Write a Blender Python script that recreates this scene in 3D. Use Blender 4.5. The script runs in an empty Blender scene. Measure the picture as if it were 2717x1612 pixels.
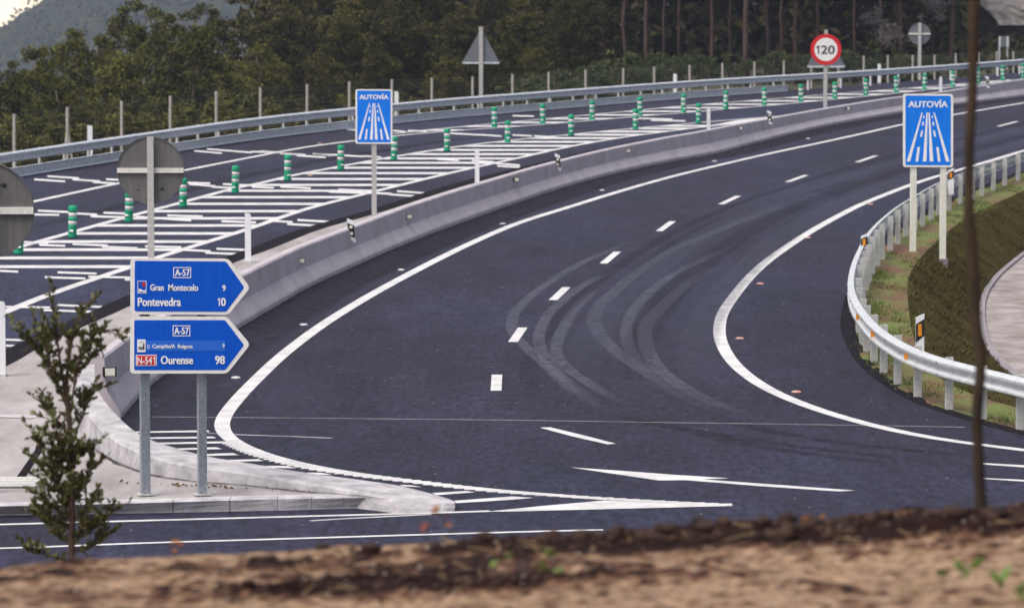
import bpy, math, random
from mathutils import Vector, noise
from mathutils.geometry import tessellate_polygon
C = bpy.context.scene.collection
S = bpy.context.scene
random.seed(7)
# ------------------------------------------------------------------ camera
PW, PH, F = 2717.0, 1612.0, 10000.0        # photograph size and focal length in photograph pixels
HC, GR, YH = 7.0, 0.025, 87.0              # eye height over the road plane, road grade, row of the true horizon
TH = math.atan((PH/2 - YH)/F)
CAMP = Vector((0, 0, HC))
cam_d = bpy.data.cameras.new('camera'); cam = bpy.data.objects.new('camera', cam_d); C.objects.link(cam)
cam.location = CAMP; cam.rotation_euler = (math.pi/2 - TH, 0, 0)
cam_d.sensor_width = 36; cam_d.lens = 36*F/PW; cam_d.clip_start = 0.1; cam_d.clip_end = 6000
cam_d.dof.use_dof = True; cam_d.dof.focus_distance = 43; cam_d.dof.aperture_fstop = 4.0; cam_d.dof.aperture_blades = 7
S.camera = cam
# ------------------------------------------------------------------ sky, sun, exposure
w = bpy.data.worlds.new('World'); S.world = w; w.use_nodes = True
nt = w.node_tree; bg = nt.nodes['Background']
sky = nt.nodes.new('ShaderNodeTexSky'); sky.sky_type = 'NISHITA'; sky.sun_disc = False
SUN_EL, SUN_AZ = math.radians(60), math.radians(-128)       # azimuth from +Y (view direction), negative = to the left
sky.sun_elevation = SUN_EL; sky.sun_rotation = SUN_AZ; sky.dust_density = 6.0; sky.air_density = 1.0
hs = nt.nodes.new('ShaderNodeHueSaturation'); hs.inputs['Saturation'].default_value = 0.55; nt.links.new(sky.outputs[0], hs.inputs['Color']); # low warm glow over the ridge at the left
tcw = nt.nodes.new('ShaderNodeTexCoord'); dp = nt.nodes.new('ShaderNodeVectorMath'); dp.operation = 'DOT_PRODUCT'; nt.links.new(tcw.outputs['Generated'], dp.inputs[0])
dp.inputs[1].default_value = Vector((-0.150, 1.0, 0.012)).normalized(); mrw = nt.nodes.new('ShaderNodeMapRange'); nt.links.new(dp.outputs['Value'], mrw.inputs[0])
mrw.inputs[1].default_value = 0.9988; mrw.inputs[2].default_value = 0.99985; mxw = nt.nodes.new('ShaderNodeMix'); mxw.data_type = 'RGBA'; nt.links.new(mrw.outputs[0], mxw.inputs[0])
nt.links.new(hs.outputs[0], mxw.inputs[6]); mxw.inputs[7].default_value = (11.0, 9.4, 6.8, 1); nt.links.new(mxw.outputs[2], bg.inputs[0]); bg.inputs[1].default_value = 0.125
sl = bpy.data.lights.new('sun', 'SUN'); so = bpy.data.objects.new('sun', sl); C.objects.link(so)
sl.energy = 1.35; sl.angle = math.radians(30); sl.color = (1.0, 0.93, 0.85)
sd = Vector((math.sin(SUN_AZ)*math.cos(SUN_EL), math.cos(SUN_AZ)*math.cos(SUN_EL), math.sin(SUN_EL)))
so.rotation_euler = sd.to_track_quat('Z', 'Y').to_euler()
S.view_settings.view_transform = 'Standard'; S.view_settings.look = 'None'
S.view_settings.exposure = 0.55; S.view_settings.gamma = 1.0; S.view_settings.use_curve_mapping = False
# ------------------------------------------------------------------ pixel -> place
ct, st = math.cos(TH), math.sin(TH)
def ray(x, y):
    a = (x - PW/2)/F; b = -(y - PH/2)/F
    return Vector((a, ct + b*st, -st + b*ct))
def gp(x, y, dz=0.0):                       # point of the road plane (raised by dz) seen at a photograph pixel
    d = ray(x, y); t = (dz - HC)/(d.z - GR*d.y)
    return CAMP + d*t
def at(x, y, Y):                            # point at distance Y
    d = ray(x, y); return CAMP + d*(Y/d.y)
def gz(Y): return GR*Y
def px(p):
    q = p - CAMP; fw = q.y*ct - q.z*st; up = q.y*st + q.z*ct
    return (PW/2 + F*q.x/fw, PH/2 - F*up/fw)
# ------------------------------------------------------------------ materials
def newmat(name):
    m = bpy.data.materials.new(name); m.use_nodes = True
    return m, m.node_tree.nodes, m.node_tree.links, m.node_tree.nodes['Principled BSDF']
def mat(name, col, rough=0.7, var=0.15, scale=6.0, metal=0.0, bump=0.0, spec=0.4, col2=None, stretch=None, detail=6, lo=0.35, hi=0.65, bscale=None):
    m, N, L, B = newmat(name)
    tc = N.new('ShaderNodeTexCoord'); mp = N.new('ShaderNodeMapping')
    L.new(tc.outputs['Object'], mp.inputs[0])
    if stretch: mp.inputs['Scale'].default_value = stretch
    nz = N.new('ShaderNodeTexNoise'); nz.inputs['Scale'].default_value = scale; nz.inputs['Detail'].default_value = detail
    nz.inputs['Roughness'].default_value = 0.62
    L.new(mp.outputs[0], nz.inputs['Vector'])
    rp = N.new('ShaderNodeValToRGB'); L.new(nz.outputs[0], rp.inputs[0])
    rp.color_ramp.elements[0].position = lo; rp.color_ramp.elements[1].position = hi
    c2 = col2 or tuple(min(1, c*(1 + var)) for c in col); c1 = col if col2 else tuple(c*(1 - var) for c in col)
    rp.color_ramp.elements[0].color = (*c1, 1); rp.color_ramp.elements[1].color = (*c2, 1)
    L.new(rp.outputs[0], B.inputs['Base Color'])
    B.inputs['Roughness'].default_value = rough; B.inputs['Metallic'].default_value = metal
    B.inputs['Specular IOR Level'].default_value = spec
    if bump:
        n2 = N.new('ShaderNodeTexNoise'); n2.inputs['Scale'].default_value = bscale or scale*4; n2.inputs['Detail'].default_value = 5
        L.new(mp.outputs[0], n2.inputs['Vector'])
        bp = N.new('ShaderNodeBump'); bp.inputs['Strength'].default_value = bump; bp.inputs['Distance'].default_value = 0.02
        L.new(n2.outputs[0], bp.inputs['Height']); L.new(bp.outputs[0], B.inputs['Normal'])
    return m
def asphalt(name, a, b, c):
    m, N, L, B = newmat(name)
    tc = N.new('ShaderNodeTexCoord')
    def nz(sc, det, stretch=(1, 1, 1)):
        mp = N.new('ShaderNodeMapping'); mp.inputs['Scale'].default_value = stretch; L.new(tc.outputs['Object'], mp.inputs[0])
        n = N.new('ShaderNodeTexNoise'); n.inputs['Scale'].default_value = sc; n.inputs['Detail'].default_value = det
        n.inputs['Roughness'].default_value = 0.6; L.new(mp.outputs[0], n.inputs['Vector']); return n
    big = nz(0.25, 5, (1, 0.35, 1)); fine = nz(11, 6, (1, 0.30, 1)); mid = nz(1.3, 5, (1, 0.3, 1))
    r = N.new('ShaderNodeValToRGB'); L.new(big.outputs[0], r.inputs[0])
    r.color_ramp.elements[0].position = 0.3; r.color_ramp.elements[0].color = (*a, 1)
    r.color_ramp.elements[1].position = 0.7; r.color_ramp.elements[1].color = (*b, 1)
    mx = N.new('ShaderNodeMix'); mx.data_type = 'RGBA'; mx.blend_type = 'MULTIPLY'; mx.inputs[0].default_value = 1
    r2 = N.new('ShaderNodeValToRGB'); L.new(fine.outputs[0], r2.inputs[0])
    r2.color_ramp.elements[0].position = 0.3; r2.color_ramp.elements[0].color = (0.28, 0.28, 0.28, 1)
    r2.color_ramp.elements[1].position = 0.72; r2.color_ramp.elements[1].color = (2.0, 2.0, 2.0, 1)
    L.new(r.outputs[0], mx.inputs[6]); L.new(r2.outputs[0], mx.inputs[7])
    pat = nz(0.16, 6, (0.6, 0.22, 1)); r4 = N.new('ShaderNodeValToRGB'); L.new(pat.outputs[0], r4.inputs[0])
    r4.color_ramp.elements[0].position = 0.42; r4.color_ramp.elements[0].color = (0.80, 0.62, 0.62, 1); r4.color_ramp.elements[1].position = 0.6; r4.color_ramp.elements[1].color = (1.05, 1.08, 1.08, 1)
    mx4 = N.new('ShaderNodeMix'); mx4.data_type = 'RGBA'; mx4.blend_type = 'MULTIPLY'; mx4.inputs[0].default_value = 1; L.new(mx.outputs[2], mx4.inputs[6]); L.new(r4.outputs[0], mx4.inputs[7]); mx = mx4
    mx2 = N.new('ShaderNodeMix'); mx2.data_type = 'RGBA'; mx2.blend_type = 'MULTIPLY'; mx2.inputs[0].default_value = 1
    r3 = N.new('ShaderNodeValToRGB'); L.new(mid.outputs[0], r3.inputs[0])
    r3.color_ramp.elements[0].position = 0.3; r3.color_ramp.elements[0].color = (0.66, 0.64, 0.66, 1)
    r3.color_ramp.elements[1].position = 0.7; r3.color_ramp.elements[1].color = (1.25, 1.25, 1.25, 1)
    L.new(mx.outputs[2], mx2.inputs[6]); L.new(r3.outputs[0], mx2.inputs[7])
    # pale grit lying on the surface
    vo = N.new('ShaderNodeTexVoronoi'); vo.inputs['Scale'].default_value = 5.5; L.new(tc.outputs['Object'], vo.inputs['Vector'])
    lt = N.new('ShaderNodeMath'); lt.operation = 'LESS_THAN'; L.new(vo.outputs['Distance'], lt.inputs[0]); lt.inputs[1].default_value = 0.075
    wn = N.new('ShaderNodeTexWhiteNoise'); L.new(vo.outputs['Position'], wn.inputs['Vector'])
    g2 = N.new('ShaderNodeMath'); g2.operation = 'GREATER_THAN'; L.new(wn.outputs[0], g2.inputs[0]); g2.inputs[1].default_value = 0.90
    mu = N.new('ShaderNodeMath'); mu.operation = 'MULTIPLY'; L.new(lt.outputs[0], mu.inputs[0]); L.new(g2.outputs[0], mu.inputs[1])
    mx3 = N.new('ShaderNodeMix'); mx3.data_type = 'RGBA'; L.new(mu.outputs[0], mx3.inputs[0])
    L.new(mx2.outputs[2], mx3.inputs[6]); mx3.inputs[7].default_value = (*c, 1)
    L.new(mx3.outputs[2], B.inputs['Base Color'])
    B.inputs['Roughness'].default_value = 0.7; B.inputs['Specular IOR Level'].default_value = 0.28
    bp = N.new('ShaderNodeBump'); bp.inputs['Strength'].default_value = 0.25; bp.inputs['Distance'].default_value = 0.01
    L.new(fine.outputs[0], bp.inputs['Height']); L.new(bp.outputs[0], B.inputs['Normal'])
    return m
def fade_mat(name, col, alpha, rough=0.8):        # worn-in rubber, dust, grime or painted shade: thins out towards the ribbon's edges and in patches
    m, N, L, B = newmat(name)
    at_ = N.new('ShaderNodeAttribute'); at_.attribute_name = 'cover'
    tc = N.new('ShaderNodeTexCoord'); n = N.new('ShaderNodeTexNoise'); n.inputs['Scale'].default_value = 4.0; n.inputs['Detail'].default_value = 9; n.inputs['Roughness'].default_value = 0.75
    L.new(tc.outputs['Object'], n.inputs['Vector'])
    r = N.new('ShaderNodeMapRange'); L.new(n.outputs[0], r.inputs[0]); r.inputs[1].default_value = 0.36; r.inputs[2].default_value = 0.6
    r.inputs[3].default_value = 0.15; r.inputs[4].default_value = 1
    a = N.new('ShaderNodeMath'); a.operation = 'MULTIPLY'; L.new(at_.outputs['Fac'], a.inputs[0]); L.new(r.outputs[0], a.inputs[1])
    a2 = N.new('ShaderNodeMath'); a2.operation = 'MULTIPLY'; L.new(a.outputs[0], a2.inputs[0]); a2.inputs[1].default_value = alpha
    L.new(a2.outputs[0], B.inputs['Alpha']); B.inputs['Base Color'].default_value = (*col, 1); B.inputs['Roughness'].default_value = rough
    B.inputs['Specular IOR Level'].default_value = 0.3
    return m
def leaf_mat(name, stops, rough=0.7, spec=0.12):
    m, N, L, B = newmat(name)
    g = N.new('ShaderNodeNewGeometry'); oi = N.new('ShaderNodeObjectInfo')
    ad = N.new('ShaderNodeMath'); ad.operation = 'MULTIPLY_ADD'; L.new(oi.outputs['Random'], ad.inputs[0]); ad.inputs[1].default_value = 0.45
    ml = N.new('ShaderNodeMath'); ml.operation = 'MULTIPLY'; L.new(g.outputs['Random Per Island'], ml.inputs[0]); ml.inputs[1].default_value = 0.55
    L.new(ml.outputs[0], ad.inputs[2])
    r = N.new('ShaderNodeValToRGB'); L.new(ad.outputs[0], r.inputs[0]); r.color_ramp.interpolation = 'LINEAR'
    while len(r.color_ramp.elements) < len(stops): r.color_ramp.elements.new(0.5)
    for e, (p, c) in zip(r.color_ramp.elements, stops): e.position = p; e.color = (*c, 1)
    L.new(r.outputs[0], B.inputs['Base Color']); B.inputs['Roughness'].default_value = rough
    B.inputs['Specular IOR Level'].default_value = spec
    return m
M = {}
M['asphalt'] = asphalt('asphalt', (0.0120, 0.0122, 0.029), (0.0215, 0.0218, 0.049), (0.45, 0.43, 0.42))
M['paint'] = mat('road_paint', (0.48, 0.47, 0.475), 0.7, scale=2.2, col2=(0.66, 0.65, 0.65), bump=0.1, bscale=60)
M['thinpaint'] = mat('worn_paint', (0.30, 0.29, 0.31), 0.7, scale=1.4, col2=(0.62, 0.6, 0.6))
M['dust'] = fade_mat('tyre_dust', (0.15, 0.155, 0.20), 0.42)
M['polish'] = fade_mat('wheel_polish', (0.072, 0.075, 0.115), 0.42)
M['rubber'] = fade_mat('tyre_rubber', (0.016, 0.012, 0.018), 0.38)
M['dirt_shade'] = fade_mat('dark_dirt_and_shade', (0.010, 0.006, 0.008), 0.75)  # grime at the raised kerb, painted shade along the barrier foot
M['tar'] = mat('tar_edge', (0.008, 0.006, 0.009), 0.9, scale=8, col2=(0.020, 0.017, 0.022), bump=0.4, spec=0.05)
M['concrete'] = mat('barrier_concrete', (0.37, 0.33, 0.36), 0.85, scale=1.3, lo=0.28, hi=0.62, col2=(0.50, 0.455, 0.49), bump=0.08, bscale=30, detail=9)
M['kerbstone'] = mat('kerb_concrete', (0.28, 0.27, 0.285), 0.85, scale=3.0, col2=(0.52, 0.50, 0.52), bump=0.35, bscale=22, detail=9)
M['island'] = mat('island_paving', (0.25, 0.225, 0.22), 0.9, scale=1.6, col2=(0.39, 0.365, 0.365), stretch=(1.0, 0.30, 1), bump=0.2, bscale=25, detail=9)
M['galv'] = mat('galvanised_steel', (0.48, 0.51, 0.56), 0.42, scale=9, col2=(0.72, 0.75, 0.79), metal=0.25, spec=0.6)
M['galvpost'] = mat('galvanised_post', (0.24, 0.27, 0.31), 0.55, scale=30, col2=(0.40, 0.43, 0.47), metal=0.5, detail=9)
M['whiterail'] = mat('bright_steel', (0.54, 0.56, 0.58), 0.42, scale=7, col2=(0.70, 0.72, 0.73), metal=0.3)
M['postgrey'] = mat('rail_post_steel', (0.46, 0.46, 0.45), 0.6, scale=16, col2=(0.60, 0.60, 0.58), metal=0.15, detail=8)
M['cream'] = mat('cream_painted_post', (0.66, 0.66, 0.58), 0.55, scale=10, col2=(0.78, 0.78, 0.70))
M['polegrey'] = mat('zinc_pole', (0.40, 0.39, 0.38), 0.6, scale=25, col2=(0.58, 0.57, 0.55), metal=0.2, detail=9)
M['signback'] = mat('sign_back', (0.115, 0.11, 0.115), 0.7, scale=5, col2=(0.155, 0.15, 0.148), stretch=(2.5, 1, 0.35), metal=0.0, spec=0.2)
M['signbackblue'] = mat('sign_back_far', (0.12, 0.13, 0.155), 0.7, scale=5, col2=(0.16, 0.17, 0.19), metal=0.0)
M['bar'] = mat('sign_bar', (0.62, 0.60, 0.57), 0.5, scale=14, col2=(0.78, 0.76, 0.72))
M['blue'] = mat('sign_blue', (0.001, 0.076, 0.50), 0.5, scale=4, col2=(0.002, 0.097, 0.59), stretch=(9, 1, 0.5), spec=0.15)
M['blue2'] = mat('sign_blue_bright', (0.006, 0.17, 0.74), 0.5, scale=3, col2=(0.009, 0.205, 0.80), stretch=(4, 1, 0.5), spec=0.15)
M['bluestrip'] = mat('sign_blue_strip', (0.015, 0.125, 0.58), 0.4, scale=4, col2=(0.02, 0.15, 0.66))
M['white'] = mat('sign_white', (0.76, 0.73, 0.71), 0.5, scale=8, col2=(0.84, 0.82, 0.80))
M['letter'] = mat('sign_letter_white', (0.80, 0.80, 0.80), 0.5, scale=8, col2=(0.84, 0.84, 0.84))
M['red'] = mat('sign_red', (0.55, 0.012, 0.016), 0.45, scale=6, col2=(0.64, 0.02, 0.024))
M['black'] = mat('sign_black', (0.010, 0.010, 0.012), 0.5, scale=6, col2=(0.018, 0.018, 0.02))
M['green'] = mat('bollard_green', (0.002, 0.26, 0.13), 0.55, scale=5, col2=(0.004, 0.32, 0.165))
M['greywhite'] = mat('reflective_band', (0.60, 0.57, 0.59), 0.55, scale=12, col2=(0.70, 0.67, 0.69))
M['plastic'] = mat('white_plastic', (0.72, 0.73, 0.76), 0.5, scale=6, col2=(0.80, 0.81, 0.83))
M['orange'] = mat('orange_reflector', (0.62, 0.22, 0.012), 0.35, scale=20, col2=(0.72, 0.28, 0.02))
M['orangered'] = mat('orange_red_reflector', (0.80, 0.10, 0.01), 0.4, scale=20, col2=(0.86, 0.13, 0.015))
M['glassy'] = mat('cream_reflector', (0.68, 0.66, 0.56), 0.3, scale=40, col2=(0.80, 0.78, 0.68))
M['studpink'] = mat('amber_stud', (0.55, 0.24, 0.18), 0.4, scale=60, col2=(0.70, 0.34, 0.27))
M['wood'] = mat('fence_post_grey', (0.34, 0.31, 0.29), 0.8, scale=12, col2=(0.46, 0.43, 0.40))
M['wire'] = mat('fence_wire', (0.16, 0.16, 0.15), 0.6, scale=4)
M['soil'] = None
M['verge'] = mat('verge_soil', (0.135, 0.070, 0.040), 0.95, scale=1.1, col2=(0.115, 0.145, 0.035), stretch=(1, 0.45, 1), bump=0.5, bscale=18, detail=8, lo=0.42, hi=0.58)
M['slope'] = mat('ditch_slope_earth', (0.034, 0.017, 0.008), 0.95, scale=5.0, spec=0.05, col2=(0.068, 0.064, 0.015), stretch=(0.22, 0.8, 0.3), bump=0.6, bscale=14, detail=9, lo=0.3, hi=0.7)
M['bed'] = mat('ditch_bed_gravel', (0.19, 0.155, 0.145), 0.9, scale=2.0, col2=(0.36, 0.33, 0.32), stretch=(0.8, 0.55, 1), bump=0.3, detail=9)
M['drain'] = mat('ditch_channel_concrete', (0.20, 0.18, 0.20), 0.9, scale=3, col2=(0.28, 0.26, 0.28))
M['ground'] = mat('rough_ground', (0.040, 0.034, 0.018), 0.95, scale=0.4, col2=(0.060, 0.062, 0.026), detail=9)
M['bank'] = mat('grassy_bank', (0.15, 0.10, 0.055), 0.95, scale=1.2, col2=(0.075, 0.085, 0.035), detail=9, bump=0.4)
M['grass'] = leaf_mat('verge_grass', [(0, (0.0850, 0.1190, 0.0255)), (0.6, (0.1190, 0.1530, 0.0382)), (1, (0.1785, 0.1360, 0.0680))])
M['grass2'] = leaf_mat('ditch_grass', [(0, (0.032, 0.018, 0.008)), (0.5, (0.045, 0.036, 0.010)), (1, (0.078, 0.070, 0.018))])
M['leaf_a'] = leaf_mat('eucalyptus_leaves', [(0, (0.0367, 0.0380, 0.0092)), (0.4, (0.0682, 0.0682, 0.0144)), (0.8, (0.1181, 0.1128, 0.0236)), (1, (0.2624, 0.2427, 0.0787))])
M['leaf_b'] = leaf_mat('dark_leaves', [(0, (0.0337, 0.0281, 0.0098)), (0.5, (0.0589, 0.0547, 0.0140)), (1, (0.1262, 0.1122, 0.0252))])
M['leaf_c'] = leaf_mat('pine_needles', [(0, (0.0225, 0.0163, 0.0088)), (0.5, (0.0350, 0.0287, 0.0125)), (1, (0.0625, 0.0550, 0.0187))])
M['leaf_s'] = leaf_mat('shrub_leaves', [(0, (0.028, 0.036, 0.018)), (0.4, (0.062, 0.072, 0.030)), (0.82, (0.14, 0.145, 0.060)), (0.90, (0.15, 0.14, 0.055)), (1, (0.20, 0.03, 0.02))], 0.45)
M['leaf_u'] = leaf_mat('undergrowth_leaves', [(0, (0.0306, 0.0408, 0.0153)), (0.6, (0.0561, 0.0714, 0.0265)), (1, (0.0969, 0.1122, 0.0459))])
M['bark'] = mat('pale_bark', (0.14, 0.10, 0.075), 0.9, scale=3, col2=(0.22, 0.17, 0.13), stretch=(1, 1, 0.25))
M['pinebark'] = mat('pine_bark', (0.035, 0.019, 0.016), 0.9, scale=4, col2=(0.10, 0.056, 0.045), stretch=(1, 1, 0.2))
M['sapbark'] = mat('sapling_bark', (0.014, 0.007, 0.004), 0.85, scale=9, col2=(0.050, 0.032, 0.016), stretch=(1, 1, 0.35), detail=8)
M['twig'] = mat('shrub_bark', (0.055, 0.032, 0.024), 0.85, scale=30, col2=(0.10, 0.062, 0.045))
M['rock'] = mat('grey_rock', (0.20, 0.18, 0.18), 0.9, scale=0.7, col2=(0.36, 0.33, 0.32), stretch=(1, 1, 2.4), bump=0.6, bscale=2, detail=10)
M['drytwig'] = mat('dry_brush', (0.14, 0.12, 0.125), 0.9, scale=3, col2=(0.24, 0.21, 0.21))
M['hill'] = mat('wooded_hill', (0.018, 0.022, 0.014), 0.95, scale=0.05, col2=(0.04, 0.046, 0.028), detail=10, spec=0.0)
M['autumn'] = mat('autumn_leaf', (0.34, 0.10, 0.02), 0.6, scale=20, col2=(0.44, 0.17, 0.04))
M['pinkleaf'] = mat('pink_leaf', (0.55, 0.16, 0.13), 0.6, scale=20, col2=(0.62, 0.22, 0.18))
M['weed'] = mat('weed_leaf', (0.07, 0.13, 0.02), 0.6, scale=20, col2=(0.13, 0.20, 0.035))
M['pebble'] = mat('pale_pebble', (0.42, 0.40, 0.38), 0.8, scale=20)
# ------------------------------------------------------------------ object helpers
def tag(o, label=None, cat=None, group=None, kind=None):
    if label: o['label'] = label
    if cat: o['category'] = cat
    if group: o['group'] = group
    if kind: o['kind'] = kind
    return o
def thing(name, label, cat, loc, group=None):
    o = bpy.data.objects.new(name, None); C.objects.link(o); o.location = loc; o.empty_display_size = 0.2
    return tag(o, label, cat, group)
def rootloc(o):
    v = Vector((0, 0, 0))
    while o is not None: v += o.location; o = o.parent
    return v
class MB:
    def __init__(s): s.v = []; s.f = []; s.mi = []; s.cv = None
    def add(s, vs, fs, mi=0):
        b = len(s.v); s.v += [Vector(p) for p in vs]; s.f += [tuple(b + i for i in f) for f in fs]; s.mi += [mi]*len(fs); return s
    def box(s, c, d, rz=0.0, mi=0):
        cx, cy, cz = c; dx, dy, dz = d[0]/2, d[1]/2, d[2]/2; ca, sa = math.cos(rz), math.sin(rz); vs = []
        for z in (-dz, dz):
            for x, y in ((-dx, -dy), (dx, -dy), (dx, dy), (-dx, dy)):
                vs.append((cx + x*ca - y*sa, cy + x*sa + y*ca, cz + z))
        return s.add(vs, [(3, 2, 1, 0), (4, 5, 6, 7), (0, 1, 5, 4), (1, 2, 6, 5), (2, 3, 7, 6), (3, 0, 4, 7)], mi)
    def tube(s, pts, rads, n=8, mi=0, cap=True):
        pts = [Vector(p) for p in pts]; rings = []
        for i, p in enumerate(pts):
            d = (pts[min(i + 1, len(pts) - 1)] - pts[max(i - 1, 0)]).normalized()
            a = d.cross(Vector((0, 1, 0.013)));
            if a.length < 1e-4: a = d.cross(Vector((1, 0, 0)))
            a.normalize(); b = d.cross(a)
            r = rads[i] if hasattr(rads, '__len__') else rads
            rings.append([p + (a*math.cos(2*math.pi*k/n) + b*math.sin(2*math.pi*k/n))*r for k in range(n)])
        vs = [q for rg in rings for q in rg]; fs = []
        for i in range(len(rings) - 1):
            for k in range(n):
                fs.append((i*n + k, i*n + (k + 1) % n, (i + 1)*n + (k + 1) % n, (i + 1)*n + k))
        if cap: fs += [tuple(range(n))[::-1], tuple((len(rings) - 1)*n + k for k in range(n))]
        return s.add(vs, fs, mi)
    def lathe(s, c, prof, n=20, mi=0):
        cx, cy, cz = c; vs = []; fs = []
        for r, z in prof:
            for k in range(n): a = 2*math.pi*k/n; vs.append((cx + r*math.cos(a), cy + r*math.sin(a), cz + z))
        for i in range(len(prof) - 1):
            for k in range(n): fs.append((i*n + k, i*n + (k + 1) % n, (i + 1)*n + (k + 1) % n, (i + 1)*n + k))
        fs += [tuple(range(n))[::-1], tuple((len(prof) - 1)*n + k for k in range(n))]
        return s.add(vs, fs, mi)
    def plate(s, poly, y0, y1, mi=0):          # polygon (X,Z) standing up, from front y0 to back y1
        n = len(poly); vs = [(x, y0, z) for x, z in poly] + [(x, y1, z) for x, z in poly]
        tr = tessellate_polygon([[Vector((x, z, 0)) for x, z in poly]])
        fs = [tuple(t) for t in tr] + [tuple(n + i for i in t[::-1]) for t in tr]
        fs += [(i, (i + 1) % n, n + (i + 1) % n, n + i) for i in range(n)]
        return s.add(vs, fs, mi)
    def sweep(s, path, prof, closed=True, mi=0, cap=True):   # prof: (offset to the right of travel, z) ; or function of index
        N = len(path); rings = []; nr = normals(path)
        for i, p in enumerate(path):
            pr = prof(i) if callable(prof) else prof
            rings.append([Vector((p.x + nr[i].x*a, p.y + nr[i].y*a, p.z + z)) for a, z in pr])
        k = len(rings[0]); vs = [q for r in rings for q in r]; fs = []
        for i in range(N - 1):
            for j in range(k if closed else k - 1):
                fs.append((i*k + j, i*k + (j + 1) % k, (i + 1)*k + (j + 1) % k, (i + 1)*k + j))
        if closed and cap: fs += [tuple(range(k)), tuple((N - 1)*k + j for j in range(k))[::-1]]
        return s.add(vs, fs, mi)
    def sheet(s, poly, mi=0):
        tr = tessellate_polygon([[Vector((p[0], p[1], 0)) for p in poly]])
        fs = []
        for t in tr:
            a, b, c = (Vector(poly[i]) for i in t)
            fs.append(tuple(t) if (b - a).cross(c - a).z > 0 else tuple(t[::-1]))
        return s.add(poly, fs, mi)
    def ribbon(s, path, wd, dz=0.0, mi=0, soft=False):
        nr = normals(path); N = len(path); b = len(s.v); cols = (-0.5, -0.34, 0.34, 0.5) if soft else (-0.5, 0.5)
        k = len(cols); vs = []; cv = []
        for i, p in enumerate(path):
            ww = wd(i/(N - 1)) if callable(wd) else wd
            for c in cols:
                vs.append(p + nr[i]*c*ww + Vector((0, 0, dz)))
                e = min(1, 6*min(i/(N - 1), 1 - i/(N - 1)))
                cv.append((1.0 if abs(c) < 0.4 else 0.0)*e)
        fs = [(i*k + j, i*k + j + 1, (i + 1)*k + j + 1, (i + 1)*k + j) for i in range(N - 1) for j in range(k - 1)]
        if soft:
            if s.cv is None: s.cv = []
            s.cv += cv
        return s.add(vs, fs, mi)
    def build(s, name, mats, parent=None, smooth=False, local=False):
        me = bpy.data.meshes.new(name)
        off = Vector((0, 0, 0)) if (parent is None or local) else rootloc(parent)
        me.from_pydata([tuple(p - off) for p in s.v], [], s.f)
        for m in (mats if isinstance(mats, (list, tuple)) else [mats]): me.materials.append(m)
        me.polygons.foreach_set('material_index', s.mi)
        if smooth: me.polygons.foreach_set('use_smooth', [True]*len(me.polygons))
        if s.cv:
            a = me.attributes.new('cover', 'FLOAT', 'POINT'); a.data.foreach_set('value', s.cv)
        me.update()
        o = bpy.data.objects.new(name, me); C.objects.link(o); o.parent = parent
        return o
def normals(path):
    out = []
    for i in range(len(path)):
        d = path[min(i + 1, len(path) - 1)] - path[max(i - 1, 0)]
        n = Vector((d.y, -d.x, 0)); n.normalize(); out.append(n)
    return out
def spline(pts, step=0.6):                    # Catmull-Rom through ground points, evenly resampled
    P = [2*pts[0] - pts[1]] + list(pts) + [2*pts[-1] - pts[-2]]; raw = []
    for i in range(1, len(P) - 2):
        a, b, c, d = P[i - 1], P[i], P[i + 1], P[i + 2]
        for k in range(14):
            t = k/14
            raw.append(0.5*((2*b) + (c - a)*t + (2*a - 5*b + 4*c - d)*t*t + (3*b - a - 3*c + d)*t**3))
    raw.append(P[-2].copy())
    L = [0]
    for i in range(1, len(raw)): L.append(L[-1] + (raw[i] - raw[i - 1]).length)
    n = max(2, int(L[-1]/step)); out = []; j = 0
    for k in range(n + 1):
        s_ = L[-1]*k/n
        while j < len(L) - 2 and L[j + 1] < s_: j += 1
        u = (s_ - L[j])/max(1e-9, L[j + 1] - L[j]); out.append(raw[j].lerp(raw[j + 1], min(1, max(0, u))))
    return out
def smooth_path(p, it=3):
    for _ in range(it):
        p = [p[0]] + [(p[i - 1] + p[i]*2 + p[i + 1])/4 for i in range(1, len(p) - 1)] + [p[-1]]
    return p
def gpath(pix, step=0.6, dz=0.0, sm=6):
    return smooth_path(spline([gp(x, y, dz) for x, y in pix], step), sm)
def copy_tree(o, parent=None, kids=None):
    c = o.copy(); C.objects.link(c); c.parent = parent
    for ch in KIDS.get(o.name, []): copy_tree(ch, c)
    return c
KIDS = {}
def remember(o):
    KIDS[o.name] = list(o.children)
    for ch in o.children: remember(ch)
def nth(n):
    w_ = ['first', 'second', 'third', 'fourth', 'fifth', 'sixth', 'seventh', 'eighth', 'ninth', 'tenth', 'eleventh', 'twelfth', 'thirteenth',
          'fourteenth', 'fifteenth', 'sixteenth', 'seventeenth', 'eighteenth', 'nineteenth', 'twentieth']
    if n < 20: return w_[n]
    return {20: 'twenty-', 30: 'thirty-', 40: 'forty-', 50: 'fifty-'}[(n + 1)//10*10] + w_[(n + 1) % 10 - 1] if (n + 1) % 10 else {3: 'thirtieth', 4: 'fortieth', 5: 'fiftieth'}[(n + 1)//10]
def text2d(s, bold=0.0):
    cu = bpy.data.curves.new('t', 'FONT'); cu.body = s; cu.size = 1; cu.offset = bold; cu.resolution_u = 4
    o = bpy.data.objects.new('t', cu); C.objects.link(o)
    dg = bpy.context.evaluated_depsgraph_get(); dg.update(); ev = o.evaluated_get(dg); me = ev.to_mesh()
    v = [(p.co.x, p.co.y) for p in me.vertices]; f = [tuple(p.vertices) for p in me.polygons]
    ev.to_mesh_clear(); bpy.data.objects.remove(o); bpy.data.curves.remove(cu)
    return v, f
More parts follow.
